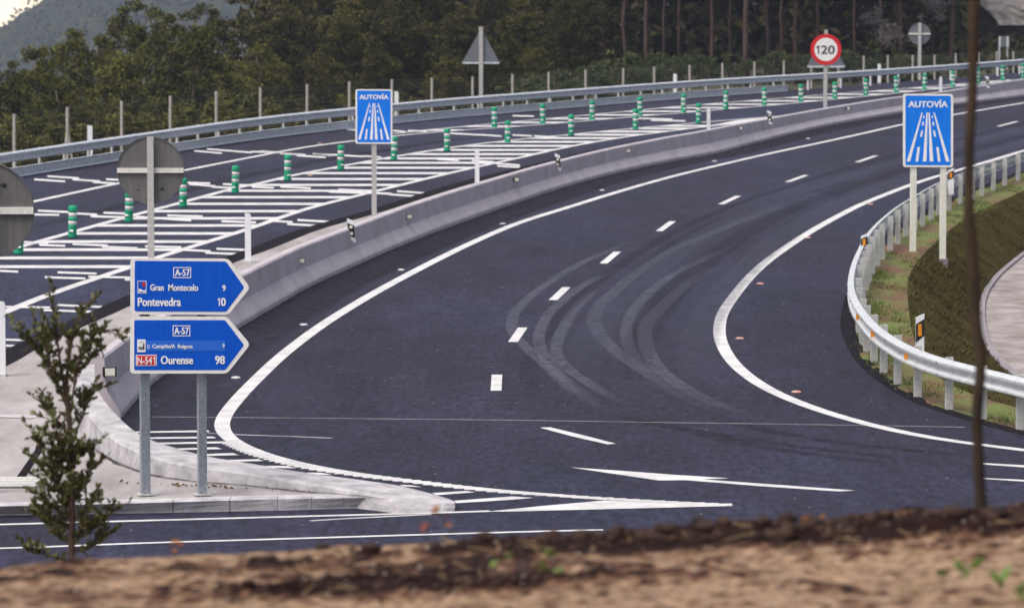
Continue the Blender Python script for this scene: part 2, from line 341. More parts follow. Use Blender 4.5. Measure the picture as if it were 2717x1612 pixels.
def put_text(mb, s, box, Y, bold=0.02):       # lettering as thin raised film fitted into a pixel box of a board standing at distance Y
    v, f = text2d(s, 0.012)
    x0, x1 = min(a for a, b in v), max(a for a, b in v); y0, y1 = min(b for a, b in v), max(b for a, b in v)
    A = at(box[0], box[3], Y); B = at(box[2], box[1], Y); dx = bold*(B.x - A.x)/(x1 - x0)
    for k_, sh_ in enumerate((-1, 0, 1)):       # stroke widened by three stacked films
        mb.add([(A.x + dx + (a - x0)/(x1 - x0)*(B.x - A.x - 2*dx) + sh_*dx, Y - 0.0006*k_, A.z + (b - y0)/(y1 - y0)*(B.z - A.z)) for a, b in v], f)
    return
    vs = [(A.x + (a - x0)/(x1 - x0)*(B.x - A.x), Y, A.z + (b - y0)/(y1 - y0)*(B.z - A.z)) for a, b in v]
    mb.add(vs, f)
def put_one(mb, box, Y):
    x0, y0, x1, y1 = box; w_ = x1 - x0; h = y1 - y0
    mb.plate(pxpoly([(x0 + w_*.55, y1), (x1, y1), (x1, y0), (x0 + w_*.62, y0), (x0, y0 + h*.20), (x0, y0 + h*.34), (x0 + w_*.55, y0 + h*.21)], Y), Y - 0.001, Y + 0.001)
def pxpoly(pts, Y): return [(at(x, y, Y).x, at(x, y, Y).z) for x, y in pts]
def rounded(pts, r, n=4):
    out = []; N = len(pts)
    for i in range(N):
        p = Vector(pts[i]); a = (Vector(pts[i - 1]) - p); b = (Vector(pts[(i + 1) % N]) - p)
        rr = min(r, a.length*0.45, b.length*0.45); s_ = p + a.normalized()*rr; e = p + b.normalized()*rr
        for k in range(n + 1):
            t = k/n; q = s_*(1 - t)**2 + p*2*t*(1 - t) + e*t*t; out.append((q.x, q.y))
    return out
# ================================================================== SETTING
# -- far ground
def ground_z(x, y):
    yy = min(y, 262.0)
    z = GR*yy - 1.7
    if y > 262: z -= 26*min(1, (y - 262)/240)**1.3
    t = min(1, max(0, (12 - x)/30)); t = t*t*(3 - 2*t); u = min(1, max(0, (y - 125)/30))
    return z - 4.2*t*u
mb = MB(); xs = [-700, -420, -300, -200] + [-150 + 5*i for i in range(61)] + [200, 300, 420, 700]; ys = [-60, -20, 0, 20, 40, 60, 80, 100] + [110 + 6*i for i in range(70)] + [560, 700, 1000, 1500, 2200]
vs = [(x, y, ground_z(x, y) + (0.25*noise.noise(Vector((x*0.11, y*0.11, 0))) if 120 < y < 500 else 0)) for y in ys for x in xs]; n = len(xs)
mb.add(vs, [(j*n + i, j*n + i + 1, (j + 1)*n + i + 1, (j + 1)*n + i) for j in range(len(ys) - 1) for i in range(n - 1)])
tag(mb.build('ground', M['ground'], smooth=True), kind='structure')
# -- asphalt outline
edgeR = [(4300, 1420), (3700, 1345), (3200, 1262), (2860, 1188), (2717, 1150), (2563, 1109), (2456, 1075), (2393, 1043), (2328, 996), (2286, 958), (2264, 919), (2249, 885), (2245, 855), (2249, 820), (2257, 790), (2270, 752), (2288, 715), (2320, 668), (2365, 622), (2420, 583), (2490, 545), (2560, 515), (2640, 484), (2717, 455), (2800, 428)]
railbase = [(-160, 505), (-60, 487), (0, 476.5), (65, 466), (170, 449), (311, 427), (478, 400), (590, 383), (700, 367), (820, 353), (943, 339.6), (1042, 328), (1200, 312), (1380, 297.5), (1510, 286), (1643, 275.5), (1785, 264), (1926, 253.5), (2060, 244.5), (2171, 238), (2255, 232.5), (2333, 226.5), (2410, 221), (2481, 215.5), (2549, 210), (2614, 205), (2660, 201), (2717, 196), (2800, 189)]
ER = gpath(edgeR, 0.6); RB = gpath(railbase, 1.0, sm=12)
poly = [Vector((-70, 30, 0)), Vector((70, 30, 0)), Vector((70, ER[0].y - 2, 0))] + ER + [ER[-1] + (ER[-1] - ER[-8])*8] + [RB[-1] + (RB[-1] - RB[-8])*6]
RBo = [p + nn*(-0.9) for p, nn in zip(RB, normals(RB))]
poly += RBo[::-1] + [Vector((-75, RBo[0].y - 30, 0))]
for p in poly: p.z = gz(p.y)
mb = MB(); mb.sheet(poly); road = tag(mb.build('road', M['asphalt']), kind='structure')
# asphalt wearing-course joint across the mouth, darker older course on the near side
def paint(name, polys, dz=0.004, m='paint'):
    mb = MB()
    for pl in polys: mb.sheet([gp(x, y, dz) for x, y in pl])
    return mb.build(name, M[m], road)
def line(name, pix, wd, dz=0.004, m='paint', step=0.5, sm=6):
    mb = MB(); mb.ribbon(gpath(pix, step, sm=sm), wd, dz); return mb.build(name, M[m], road)
eL = [(1614, 1323.6), (1501, 1316.5), (1360, 1306.6), (1246, 1295), (1104.6, 1278), (963, 1261), (821.5, 1239), (700, 1208), (650, 1189), (617, 1174), (592, 1154), (583, 1132), (588, 1112), (609, 1083), (651, 1035), (700, 987), (751, 940), (850, 865), (957, 798), (1048, 747), (1161, 688), (1274, 634), (1380, 590), (1501, 552), (1643, 508), (1785, 468), (1926, 434), (2039, 408), (2190, 376), (2300, 352), (2393, 331), (2535, 304), (2717, 273), (2850, 252)]
line('edge_line', eL, 0.225, m='paint')
eR = [(4300, 1432), (3700, 1358), (3200, 1277), (2850, 1208), (2717, 1193), (2640, 1186), (2555, 1176), (2470, 1163), (2385, 1146), (2300, 1125), (2229, 1106), (2158, 1083), (2088, 1056), (2040, 1034), (1997, 1007), (1949, 967), (1919, 922), (1908, 882), (1915, 837), (1937, 800), (1983, 742), (2030, 697), (2088, 655), (2158, 610), (2230, 570), (2300, 536), (2441, 482), (2583, 440), (2707, 403), (2850, 362)]
line('edge_line', eR, 0.22)
for a, b in (((1318.7, 994), (1316, 1036)), ((1387, 869), (1361, 907)), ((1503, 762), (1467, 796)), ((1638, 668), (1601, 699)), ((1785, 587), (1749, 613)), ((1959, 520), (1913, 542)), ((2139, 465), (2089, 483)), ((2325, 413), (2274, 430.5)), ((2512, 367), (2462, 380.5)), ((2699, 322.5), (2648, 335.5)), ((2880, 280), (2830, 291))):
    line('lane_dash', (a, ((a[0] + b[0])/2, (a[1] + b[1])/2), b), 0.17, sm=0)
paint('lane_dash', [[(1432, 1133.4), (1460, 1132.6), (1545, 1153), (1634, 1176), (1612, 1177.6), (1520, 1157)]])
paint('arrow_marking', [[(1513, 1238.7), (1643, 1247.5), (1798, 1259), (1935, 1267.6), (1864, 1270.4), (2017, 1281.5), (2269, 1300), (2226, 1302.6), (2017, 1288.5), (1816, 1272.4), (1748, 1273.5)]])
paint('give_way_triangle', [[(1290, 1356), (1450, 1340), (1606, 1326), (1800, 1333), (1951, 1340.7), (1700, 1347), (1360, 1355.6)]], 0.005)
paint('lane_line', [[(2600, 1227), (3300, 1263), (3300, 1270), (2740, 1240.5), (2612, 1231)], [(2602, 1266.4), (3300, 1301), (3300, 1307), (2740, 1277.6), (2618, 1270)]])
line('near_edge_line', [(-120, 1395.5), (0, 1391), (350, 1381.5), (700, 1372), (1105, 1361.5), (1300, 1355.4)], 0.14, sm=0)
line('near_edge_line', [(-120, 1458), (0, 1454), (139, 1449.6), (400, 1439.5), (700, 1430.6), (1105, 1418.4), (1380, 1410.5), (1482, 1407.7), (1600, 1405)], 0.12, sm=0)
line('stray_line', [(549, 1149), (680, 1154.6), (790, 1158), (881, 1162)], 0.07, 0.0035, 'thinpaint', sm=0)
line('stray_line', [(824, 1381), (950, 1373.5), (1144, 1364)], 0.09, 0.0035, 'thinpaint', sm=0)
line('paving_joint', [(402, 1105.5), (680, 1107.5), (1000, 1110.5), (1380, 1114.5), (1700, 1119.5), (2060, 1124.5), (2350, 1129), (2560, 1133)], 0.034, 0.003, 'thinpaint', sm=0)
# profiled teeth along the near edge line
mb = MB(); tp = gpath([(617, 1174), (650, 1189), (700, 1208), (821.5, 1239), (963, 1261), (1104.6, 1278), (1246, 1295), (1360, 1306.6), (1501, 1316.5), (1614, 1323.6), (1760, 1332), (1951, 1340.7)], 0.17, sm=3)
for i, p in enumerate(tp[:-1]):
    d = (tp[i + 1] - p); L_ = 0.14 + 0.1*min(1, i/20)
    mb.box((p.x - 0.05, p.y + 0.03, p.z + 0.006), (L_ + 0.12, 0.13, 0.008), -0.05)
mb.build('profiled_edge_teeth', M['paint'], road)
# nose hatching beside the kerb
paint('nose_bar', [[(360, 1147.5), (360, 1143.8), (552, 1140.5), (556, 1145)], [(380, 1163.5), (380, 1159.5), (565, 1157), (574, 1161.6)], [(420, 1177.6), (414, 1173.6), (596, 1169.8), (606, 1174.6)][:4], [(462, 1193), (452, 1189), (574, 1185.5), (590, 1190.3)], [(520, 1209.5), (508, 1204.5), (617, 1200.8), (634, 1206)], [(600, 1223.6), (590, 1219.4), (684, 1217), (700, 1221.6)], [(715, 1239), (705, 1234.6), (762, 1235), (786, 1241.3)], [(826, 1256.5), (815, 1252.6), (852, 1253), (884, 1259.2)], [(1070, 1289), (1060, 1285), (1090, 1286), (1119, 1291.2)], [(1160, 1312.6), (1146, 1306.5), (1235, 1301.5), (1262, 1304.5)], [(1210, 1333.6), (1206, 1327), (1360, 1315.7), (1416, 1319.4), (1360, 1324.5)]], 0.0045)
# left carriageway
l1 = [(-150, 890), (-60, 855), (6, 831), (136, 779), (340, 710), (425, 681), (651, 610), (700, 593), (821, 552), (986, 510), (1161, 467), (1260, 444), (1370, 420.5), (1501, 391), (1643, 366), (1785, 347), (1880, 335.5), (1960, 327)]
l2 = [(-150, 715), (-60, 690), (62, 652), (181, 619), (331, 577), (476, 539), (617, 501), (700, 484), (765, 468), (895, 443), (1045, 416), (1187, 393), (1348, 373), (1516, 357), (1685, 340.5), (1852, 326), (1960, 317), (2060, 309), (2200, 297)]
l3 = [(-150, 590), (0, 555), (91, 534.5), (311, 487), (490, 452), (700, 411), (821, 389), (949, 372.5), (1042, 361), (1190, 348), (1330, 338.5), (1441, 330), (1571, 319.5), (1698, 308.5), (1814, 299.5), (1926, 289.5), (2060, 278.5), (2125, 272), (2215, 263.5), (2297, 255.5), (2379, 247), (2453, 239.5), (2526, 231.5), (2594, 223.5), (2680, 213)]
l4 = [(1042, 355), (1150, 343.5), (1262, 333), (1360, 323.5), (1500, 311), (1643, 297.5), (1785, 284), (1926, 272.5), (2060, 261.5), (2215, 249.5), (2385, 236.5), (2555, 222.5), (2680, 211.5)]
for q in (l1, l2, l3): line('edge_line', q, 0.24)
line('gore_line', l4, 0.22)
def cross_x(pl, y):
    for (x0, y0), (x1, y1) in zip(pl[:-1], pl[1:]):
        if (y0 - y)*(y1 - y) <= 0 and y0 != y1: return x0 + (x1 - x0)*(y - y0)/(y1 - y0)
    return None
bars = [827, 803, 778.4, 753, 729, 707, 684, 662, 640.6, 619, 598, 579, 560, 540.7, 523, 506, 490.6, 475, 459.4, 445, 432, 420.4, 409, 398, 387, 376.4, 366.5, 357.5, 349, 341, 334]
mb = MB()
for y in bars:
    h = 0.0043*(y + 163)
    xa0, xa1 = cross_x(l2, y + h), cross_x(l2, y - h); xb0, xb1 = cross_x(l1, y + h), cross_x(l1, y - h)
    if None in (xa0, xa1, xb0, xb1): continue
    g = 0.016*(y + 163)
    mb.sheet([gp(xa0 + g, y + h, 0.004), gp(xb0 - g, y + h, 0.004), gp(xb1 - g, y - h, 0.004), gp(xa1 + g, y - h, 0.004)])
mb.build('gore_hatching', M['paint'], road)
mb = MB(); y = 345.5
while y > 216:
    h = 0.0036*(y + 163); q = []
    for k in range(1):
        xa0, xa1 = cross_x(l4, y + h), cross_x(l4, y - h); xb0, xb1 = cross_x(l3, y + h), cross_x(l3, y - h)
        if None not in (xa0, xa1, xb0, xb1):
            mb.sheet([gp(xa0 + 4, y + h, 0.004), gp(xb0 - 4, y + h, 0.004), gp(xb1 - 4, y - h, 0.004), gp(xa1 + 4, y - h, 0.004)])
    y -= 0.0205*(y + 163)
mb.build('gore_hatching', M['paint'], road)
paint('gore_tip', [[(1880, 334), (1960, 318.5), (2060, 310), (2180, 300), (2180, 304), (2045, 321), (1960, 328)]], 0.0045)
# rumble pads in staggered rows
z5 = lambda a, b: (a/3.533, 400 + b/3.533); z1 = lambda a, b: (a/3.533, 800 + b/3.533); z6 = lambda a, b: (680 + a/3.533, 400 + b/3.533)
z1u = lambda a, b: (a/3.533, b/3.533); z2 = lambda a, b: (680 + a/3.533, b/3.533); z3 = lambda a, b: (1360 + a/3.533, b/3.533)
pads = [z5(*q) for q in ((360, 562), (640, 575))]
PD = [(z5, 355, 561, 640, 574), (z5, 320, 597, 555, 601), (z5, 645, 584, 910, 597), (z5, 850, 613, 1170, 622), (z5, 970, 580, 1180, 588), (z5, 1270, 617, 1790, 652), (z5, 1570, 605, 1900, 614), (z5, 2075, 660, 2400, 671),
      (z5, 225, 854, 450, 866), (z5, 370, 882, 610, 889), (z5, 680, 874, 1010, 886), (z5, 955, 898, 1290, 912), (z5, 1360, 894, 1700, 903), (z5, 1690, 926, 1975, 940), (z5, 2030, 917, 2360, 931), (z5, 1925, 955, 2260, 967),
      (z5, 0, 1124, 170, 1132), (z5, 540, 1138, 905, 1150), (z5, 420, 1183, 800, 1196), (z5, 830, 1178, 1220, 1187), (z5, 1170, 1206, 1400, 1214), (z5, 50, 1460, 470, 1468), (z5, 540, 1444, 955, 1462), (z1, 410, 78, 860, 94), (z1, -200, 350, 275, 360), (z1, -200, 404, 165, 413),
      (z6, -40, 338, 165, 347), (z6, 225, 336, 510, 351), (z6, 770, 362, 1050, 374), (z6, 680, 384, 1270, 402), (z6, 1320, 378, 1600, 398), (z6, 1240, 408, 1510, 426), (z6, 150, 656, 340, 668), (z6, 385, 648, 710, 666), (z6, 290, 686, 605, 702),
      (z6, -50, 8, 180, 17), (z6, 230, 24, 440, 37), (z6, 380, 44, 650, 62), (z6, 530, 29, 800, 42), (z6, 820, 44, 1010, 54), (z6, 1010, 49, 1170, 61), (z6, 1700, 80, 1900, 92), (z6, 2020, 92, 2230, 106), (z6, 2240, 118, 2470, 136), (z6, 2260, 142, 2473, 155),
      (z5, 445, 238, 740, 257), (z5, 320, 268, 610, 287), (z5, 680, 268, 940, 286), (z5, 870, 293, 1080, 306), (z5, 995, 266, 1200, 276), (z1u, 1940, 1396, 2360, 1430), (z1u, 1820, 1414, 2080, 1436), (z5, 1760, 298, 1970, 306), (z5, 1770, 312, 2020, 332), (z5, 1985, 338, 2250, 352), (z5, 2090, 312, 2380, 326),
      (z2, 850, 1212, 940, 1218), (z2, 1280, 1224, 1400, 1236), (z2, 1420, 1224, 1600, 1232), (z2, 1800, 1248, 2080, 1264), (z2, 2080, 1262, 2300, 1276), (z2, 40, 1418, 200, 1428), (z2, 220, 1438, 460, 1450), (z2, 530, 1440, 700, 1456), (z3, 0, 1085, 200, 1090), (z3, 0, 1265, 180, 1275), (z3, 200, 1275, 420, 1288), (z3, 1180, 1110, 1500, 1118), (z3, 1300, 1128, 1620, 1134)]
mb = MB()
for fn, a, b, c, d in PD:
    (x0, y0), (x1, y1) = fn(a, b), fn(c, d); h = 0.0036*((y0 + y1)/2 + 163)
    h = min(h, 2.6)
    mb.sheet([gp(x0, y0 + h, 0.008), gp(x1, y1 + h, 0.008), gp(x1, y1 - h, 0.008), gp(x0, y0 - h, 0.008)])
mb.build('rumble_pads', M['paint'], road)
# tyre tracks
TR = [[(1700, 634), (1614, 666), (1530, 704), (1445, 757), (1388, 803), (1358, 845), (1360, 880), (1383, 908), (1417, 941), (1459, 978), (1501, 1021), (1558, 1063), (1635, 1098)],
      [(1643, 710), (1558, 751), (1484, 803), (1446, 848), (1429, 893), (1434, 927), (1453, 958), (1490, 1000), (1540, 1040), (1600, 1075)],
      [(1590, 760), (1527, 817), (1490, 880), (1474, 930), (1496, 970), (1572, 1023), (1671, 1080)],
      [(2130, 530), (2011, 570), (1884, 621), (1785, 663), (1700, 717), (1643, 762), (1592, 808), (1575, 842), (1582, 871), (1609, 907), (1657, 950), (1714, 987), (1785, 1035), (1870, 1077), (1969, 1108)],
      [(1960, 645), (1841, 700), (1756, 748), (1693, 806), (1666, 851), (1661, 893), (1674, 933), (1703, 968), (1760, 1010)],
      [(1900, 705), (1827, 751), (1765, 806), (1716, 856), (1711, 899), (1722, 936), (1745, 976), (1813, 1026), (1926, 1083), (2039, 1112)]]
for i, t in enumerate(TR):
    mb = MB(); mb.ribbon(gpath(t, 0.4), 0.31 if i in (3, 5) else 0.25, 0.002 + 0.0003*i, soft=True); mb.build('tyre_mark', M['dust'], road)
RT = [[(1640, 1100), (1756, 1127), (1900, 1150), (2060, 1176), (2260, 1200), (2480, 1222)], [(1900, 1108), (2010, 1135), (2150, 1163), (2330, 1185), (2600, 1208)], [(1845, 1145), (1990, 1180), (2170, 1206), (2400, 1230)],
      [(2300, 470), (2100, 520), (1930, 580), (1800, 645), (1690, 730), (1640, 800)], [(200, 505), (420, 455), (700, 442), (980, 405), (1250, 365)], [(140, 590), (400, 530), (620, 478), (860, 428), (1100, 388)]]
for i, t in enumerate(RT):
    mb = MB(); mb.ribbon(gpath(t, 0.5), 0.5, 0.0012 + 0.0001*i, soft=True); mb.build('tyre_mark', M['rubber'], road)
CPX = [(1690, 1190), (1540, 1153), (1440, 1128), (1365, 1080), (1317, 1015), (1374, 888), (1485, 779), (1619, 683), (1767, 600), (1936, 531), (2114, 474), (2300, 422), (2487, 374), (2673, 329), (2855, 285)]
CP = gpath(CPX, 0.6, sm=10); cn = normals(CP)
for k_, (o_, w_, m_) in enumerate(((-3.3, .7, 'polish'), (-1.5, .8, 'polish'), (-2.4, .6, 'rubber'), (1.3, .8, 'polish'), (2.2, .7, 'rubber'), (3.2, .8, 'polish'), (0.45, .35, 'rubber'))):
    mb = MB(); mb.ribbon(smooth_path([p + n_*o_ for p, n_ in zip(CP, cn)], 12), w_, 0.0004 + 0.0001*k_, soft=True); mb.build('wheel_path', M[m_], road)
for k_, pl_ in enumerate(([(-150, 640), (62, 606), (331, 540), (617, 470), (895, 415), (1187, 372), (1516, 341), (1852, 313)], [(-150, 680), (62, 630), (331, 562), (617, 488), (895, 430), (1187, 385), (1516, 350), (1852, 320)])):
    mb = MB(); mb.ribbon(gpath(pl_, 0.8), 0.7, 0.0004 + 0.0001*k_, soft=True); mb.build('wheel_path', M['polish' if k_ else 'rubber'], road)
# -- median paving and island
medL = [(-160, 1035), (-60, 988), (8, 960), (57, 927), (170, 874), (283, 826), (344, 797), (500, 734), (651, 675), (700, 658), (821, 610), (986, 564), (1133, 517), (1260, 480), (1390, 448), (1600, 398)]
foot = [(320, 1111), (345, 1080), (368, 1054), (402, 1018), (441, 990), (520, 937), (631, 872), (700, 831), (751, 802), (821, 761), (935, 709), (1048, 659), (1161, 614), (1274, 573), (1380, 536), (1501, 496), (1643, 458), (1785, 428), (1898, 408), (2017, 377), (2110, 354), (2215, 331), (2393, 300), (2535, 279), (2717, 256), (2860, 240)]
FT = gpath(foot, 0.5, sm=8)
ML = gpath(medL, 0.5, sm=6)
mb = MB()
core = [p + nn*(-0.30) for p, nn in zip(FT, normals(FT))]
core = [p for p in core if p.y < gp(1600, 398).y]
pl = [gp(-160, 1200)] + ML + core[::-1] + [gp(330, 1140), gp(200, 1160)]
mb.sheet([Vector((p.x, p.y, gz(p.y) + 0.012)) for p in pl]); tag(mb.build('pavement', M['island']), kind='structure')
mb = MB(); mb.ribbon(ML, 0.5, 0.016); e_ = mb.build('tar_edge', M['tar'], road)
# lower island with its kerb
kt = [(-160, 1343), (0, 1339), (368, 1331), (700, 1321), (900, 1317.5), (1015, 1316)]
kb = [(-160, 1371), (0, 1367.5), (368, 1361), (700, 1354), (900, 1349), (1044, 1345)]
top = [gp(x, y, 0.15) for x, y in kt]; bot = [gp(x, y, 0.0) for x, y in kb]
back = [gp(x, y, 0.15) for x, y in ((1020, 1312), (820, 1296), (600, 1280), (400, 1258), (300, 1230), (250, 1140), (230, 1085), (60, 1088), (-160, 1088))]
mb = MB(); mb.sheet([p for p in top] + back); isl = tag(mb.build('traffic_island', M['island']), kind='structure')
def loft(a, b, mb, n=60):
    def rs(p, n):
        L = [0]
        for i in range(1, len(p)): L.append(L[-1] + (p[i] - p[i - 1]).length)
        o = []; j = 0
        for k in range(n):
            s_ = L[-1]*k/(n - 1)
            while j < len(L) - 2 and L[j + 1] < s_: j += 1
            o.append(p[j].lerp(p[j + 1], (s_ - L[j])/max(1e-9, L[j + 1] - L[j])))
        return o
    A, B = rs(a, n), rs(b, n); mb.add(A + B, [(i, i + 1, n + i + 1, n + i) for i in range(n - 1)])
mb = MB()
stones = 11
for i in range(stones):                                     # kerb stones, rounded front edge
    def lerp_pl(pl, t):
        k = t*(len(pl) - 1); j = min(int(k), len(pl) - 2); return pl[j].lerp(pl[j + 1], k - j)
    a0, a1 = i/stones + 0.0006, (i + 1)/stones - 0.0006
    T0, T1, B0, B1 = lerp_pl(top, a0), lerp_pl(top, a1), lerp_pl(bot, a0), lerp_pl(bot, a1)
    up = Vector((0, 0, 1)); bk = Vector((0, 0.22, 0.004))
    ring = lambda T, B: [B - up*0.05, B + up*0.02, B.lerp(T, 0.5) + Vector((0, -0.01, 0.012)), T + Vector((0, -0.02, -0.012)), T + up*0.006, T + bk + up*0.006, T + bk - up*0.2]
    r0, r1 = ring(T0, B0), ring(T1, B1); k = 7
    mb.add(r0 + r1, [(j, (j + 1) % k, k + (j + 1) % k, k + j) for j in range(k)] + [tuple(range(k))[::-1], tuple(range(k, 2*k))])
tag(mb.build('kerb', M['kerbstone']), kind='structure')
# raised nose kerb that runs up to the barrier end
nose = [((250, 965), (207, 980), .85), ((252, 1022), (196, 1040), .74), ((275, 1062), (212, 1072), .62), ((318, 1110), (243, 1106), .52), ((348, 1137), (272, 1140), .46), ((371, 1152), (320, 1174), .42), ((411, 1171), (396, 1207), .39), ((467, 1188), (460, 1224), .36), ((546, 1210), (540, 1238), .34), ((651, 1226), (651, 1251), .31), ((740, 1242), (735, 1266), .285), ((830, 1256), (821, 1280), .26), ((926, 1268), (920, 1295), .22), ((1056, 1286), (1010, 1314), .18), ((1133, 1305), (1065, 1332), .13), ((1190, 1322), (1176, 1334), .105), ((1209, 1330), (1206, 1335), .085)]
R_, L_, = [], []
for a, b, h in nose: R_.append((gp(*a, h), h)); L_.append((gp(*b, h), h))
def dense(seq):
    out = []
    for (p, h), (q, h2) in zip(seq[:-1], seq[1:]):
        for k in range(6): out.append((p.lerp(q, k/6), h + (h2 - h)*k/6))
    out.append(seq[-1]); P = smooth_path([o[0] for o in out], 4); return [(p, o[1]) for p, o in zip(P, out)]
R2, L2 = dense(R_), dense(L_); vs = []; n = len(R2); rnd = random.Random(3)
for (r, h), (l, h2) in zip(R2, L2):
    j = lambda s_: Vector((rnd.uniform(-s_, s_), rnd.uniform(-s_, s_), rnd.uniform(-s_, s_)))
    d = (l - r)
    vs += [r - Vector((0, 0, h)) + d*-0.05, r + d*0.0, r + d*0.5 + Vector((0, 0, 0.004)), l + d*-0.03 + j(0.003), l + d*0.01 + Vector((0, -0.012, -0.03)) + j(0.004), l + d*0.03 + Vector((0, -0.03, -h*0.55)) + j(0.005), l + d*0.04 + Vector((0, -0.05, -h - 0.02))]
k = 7; fs = [(i*k + j, i*k + j + 1, (i + 1)*k + j + 1, (i + 1)*k + j) for i in range(n - 1) for j in range(k - 1)]
mb = MB(); mb.add(vs, [f[::-1] for f in fs] + [tuple(range(k)), tuple((n - 1)*k + j for j in range(k))[::-1]]); nosekerb = mb.build('raised_kerb', M['kerbstone'])
tag(nosekerb, 'long low white concrete kerb curving from the barrier end to the nose of the island', 'kerb')
mb = MB(); mb.ribbon([l + Vector((0, -0.07, 0.158 - h)) for l, h in L2[14:-14]], 0.16, 0.0, soft=True); mb.build('dirt_line', M['dirt_shade'], isl)
# dark cut across the island and joint lines
mb = MB(); mb.sheet([gp(x, y, 0.156) for x, y in ((113, 1176), (113, 1194), (66, 1267), (42, 1267), (92, 1195), (96, 1180))])
tag(mb.build('path', M['tar']), kind='structure')
mb = MB(); mb.ribbon([gp(-160, 1103, 0.155), gp(0, 1101, 0.155), gp(98, 1105, 0.155)], 0.45, 0.0); tag(mb.build('kerb_strip', M['kerbstone']), kind='structure')
gr = thing('drain_grate', 'long slotted pale metal drain set in the island paving beside the green shrub', 'drain', gp(45, 1281, 0.155))
mb = MB(); a, b = gp(-60, 1293, 0.157), gp(92, 1293, 0.157); far = gp(45, 1268, 0.157).y
mb.box(((a.x + b.x)/2, (a.y + far)/2, a.z), (b.x - a.x, far - a.y, 0.01)); mb.build('frame', M['black'], gr)
for k in range(6):
    mb = MB(); yy = a.y + (far - a.y)*(k + 0.5)/6; mb.box(((a.x + b.x)/2, yy, gz(yy) + 0.172), (b.x - a.x, (far - a.y)/6*0.55, 0.02)); mb.build('slat', M['bar'], gr)
# -- concrete barrier
tops = [(243, 968), (272, 948), (311, 919), (344, 897.7), (500, 806), (700, 700), (821, 646), (986, 584), (1122, 533), (1263, 490.6), (1380, 455), (1501, 424), (1600, 398), (1728, 373.6), (1898, 340), (2017, 319), (2187, 288.7), (2357, 260.4), (2526, 241), (2620, 224), (2717, 209.5), (2860, 190)]
nF = normals(FT); HB = []
for i, p in enumerate(FT):                    # height that puts the top edge where the photograph has it
    best = (1e9, 0.8)
    for k in range(40, 111):
        h = k/100; q = Vector((p.x, p.y, p.z + h)) - nF[i]*0.235; x, y = px(q)
        ty = None
        for (x0, y0), (x1, y1) in zip(tops[:-1], tops[1:]):
            if x0 <= x <= x1: ty = y0 + (y1 - y0)*(x - x0)/(x1 - x0)
        if ty is not None and abs(ty - y) < best[0]: best = (abs(ty - y), h)
    HB.append(best[1])
for _ in range(60): HB = [HB[0]] + [(HB[i - 1] + 2*HB[i] + HB[i + 1])/4 for i in range(1, len(HB) - 1)] + [HB[-1]]
BARH = HB
print('barrier heights', [round(h, 2) for h in HB[::20]])
rb = random.Random(5)
def bprof(i):
    h = HB[i]; j = rb.uniform(-0.004, 0.004)
    return [(-0.60, 0), (-0.60, 0.08), (-0.47, 0.33*h/0.82), (-0.43 + j, h - 0.03), (-0.40, h), (-0.265, h), (-0.235 + j, h - 0.03), (-0.195, 0.37*h/0.82), (-0.02, 0.12 + j), (0, 0.08), (0.0, -0.02)]
bar = thing('concrete_barrier', 'long curved grey concrete safety barrier between the two carriageways', 'barrier', FT[0])
mb = MB(); mb.sweep(FT, bprof); mb.build('barrier_wall', M['concrete'], bar)
FTx = [px(p)[0] for p in FT]
def barrier_at(x):
    j = min(range(len(FT)), key=lambda k: abs(FTx[k] - x)); return j
for x, y, s_ in ((286, 985, 1.35), (796, 691, 1), (1082, 574, 1), (1367, 476, 1), (1663, 400, 1), (1962, 340, 1), (2248, 287, 1)):
    j = min(range(len(FT)), key=lambda k: abs(px(FT[k] - nF[k]*0.18 + Vector((0, 0, 0.6)))[0] - x))
    p = FT[j] - nF[j]*0.18; P = at(x, y, p.y); P.x = p.x + (P.x - p.x)
    h = P.z
    mb = MB(); mb.box((P.x + nF[j].x*0.03, P.y + nF[j].y*0.03 - 0.03, h), (0.15*s_, 0.09, 0.10*s_), 0.15); r = mb.build('reflector', M['black'], bar)
    mb = MB(); mb.box((P.x + nF[j].x*0.03 + 0.012, P.y + nF[j].y*0.03 - 0.08, h), (0.105*s_, 0.012, 0.082*s_), 0.1); mb.build('lens', M['glassy'], r)
for x, y, s_ in ((932, 611, 1), (1480, 430, .95), (2042, 312, 1.0), (2620, 218, 1.05)):
    j = min(range(len(FT)), key=lambda k: abs(px(FT[k] - nF[k]*0.2 + Vector((0, 0, HB[k])))[0] - x))
    p = FT[j] - nF[j]*0.16; P = at(x, y, p.y - 0.05); hw, hh = 0.075*s_, 0.23*s_
    sk = lambda t: -0.018*t/0.23
    def par(z0, z1): return [(P.x - hw + sk(z0), P.z + z0 + 0.03), (P.x + hw + sk(z0), P.z + z0 - 0.03), (P.x + hw + sk(z1), P.z + z1 - 0.03), (P.x - hw + sk(z1), P.z + z1 + 0.03)]
    mb = MB(); mb.plate(par(-hh, hh), P.y, P.y + 0.03); mk = mb.build('marker_plate', M['plastic'], bar)
    mb = MB(); mb.plate(par(-hh*0.60, hh*0.58), P.y - 0.003, P.y + 0.001); mb.build('black_band', M['black'], mk)
    for zz in (-0.07*s_, 0.075*s_):
        mb = MB(); mb.tube([(P.x + sk(zz), P.y - 0.014, P.z + zz), (P.x + sk(zz), P.y, P.z + zz)], 0.036*s_, 14); mb.build('reflector', M['glassy'], mk)
mb = MB(); mb.ribbon([p + n_*0.42 for p, n_ in zip(FT, nF)], 1.5, 0.0022, soft=True); mb.build('foot_shade_strip', M['dirt_shade'], road)  # contact darkening where the barrier blocks the sky reflection, painted as a soft ribbon
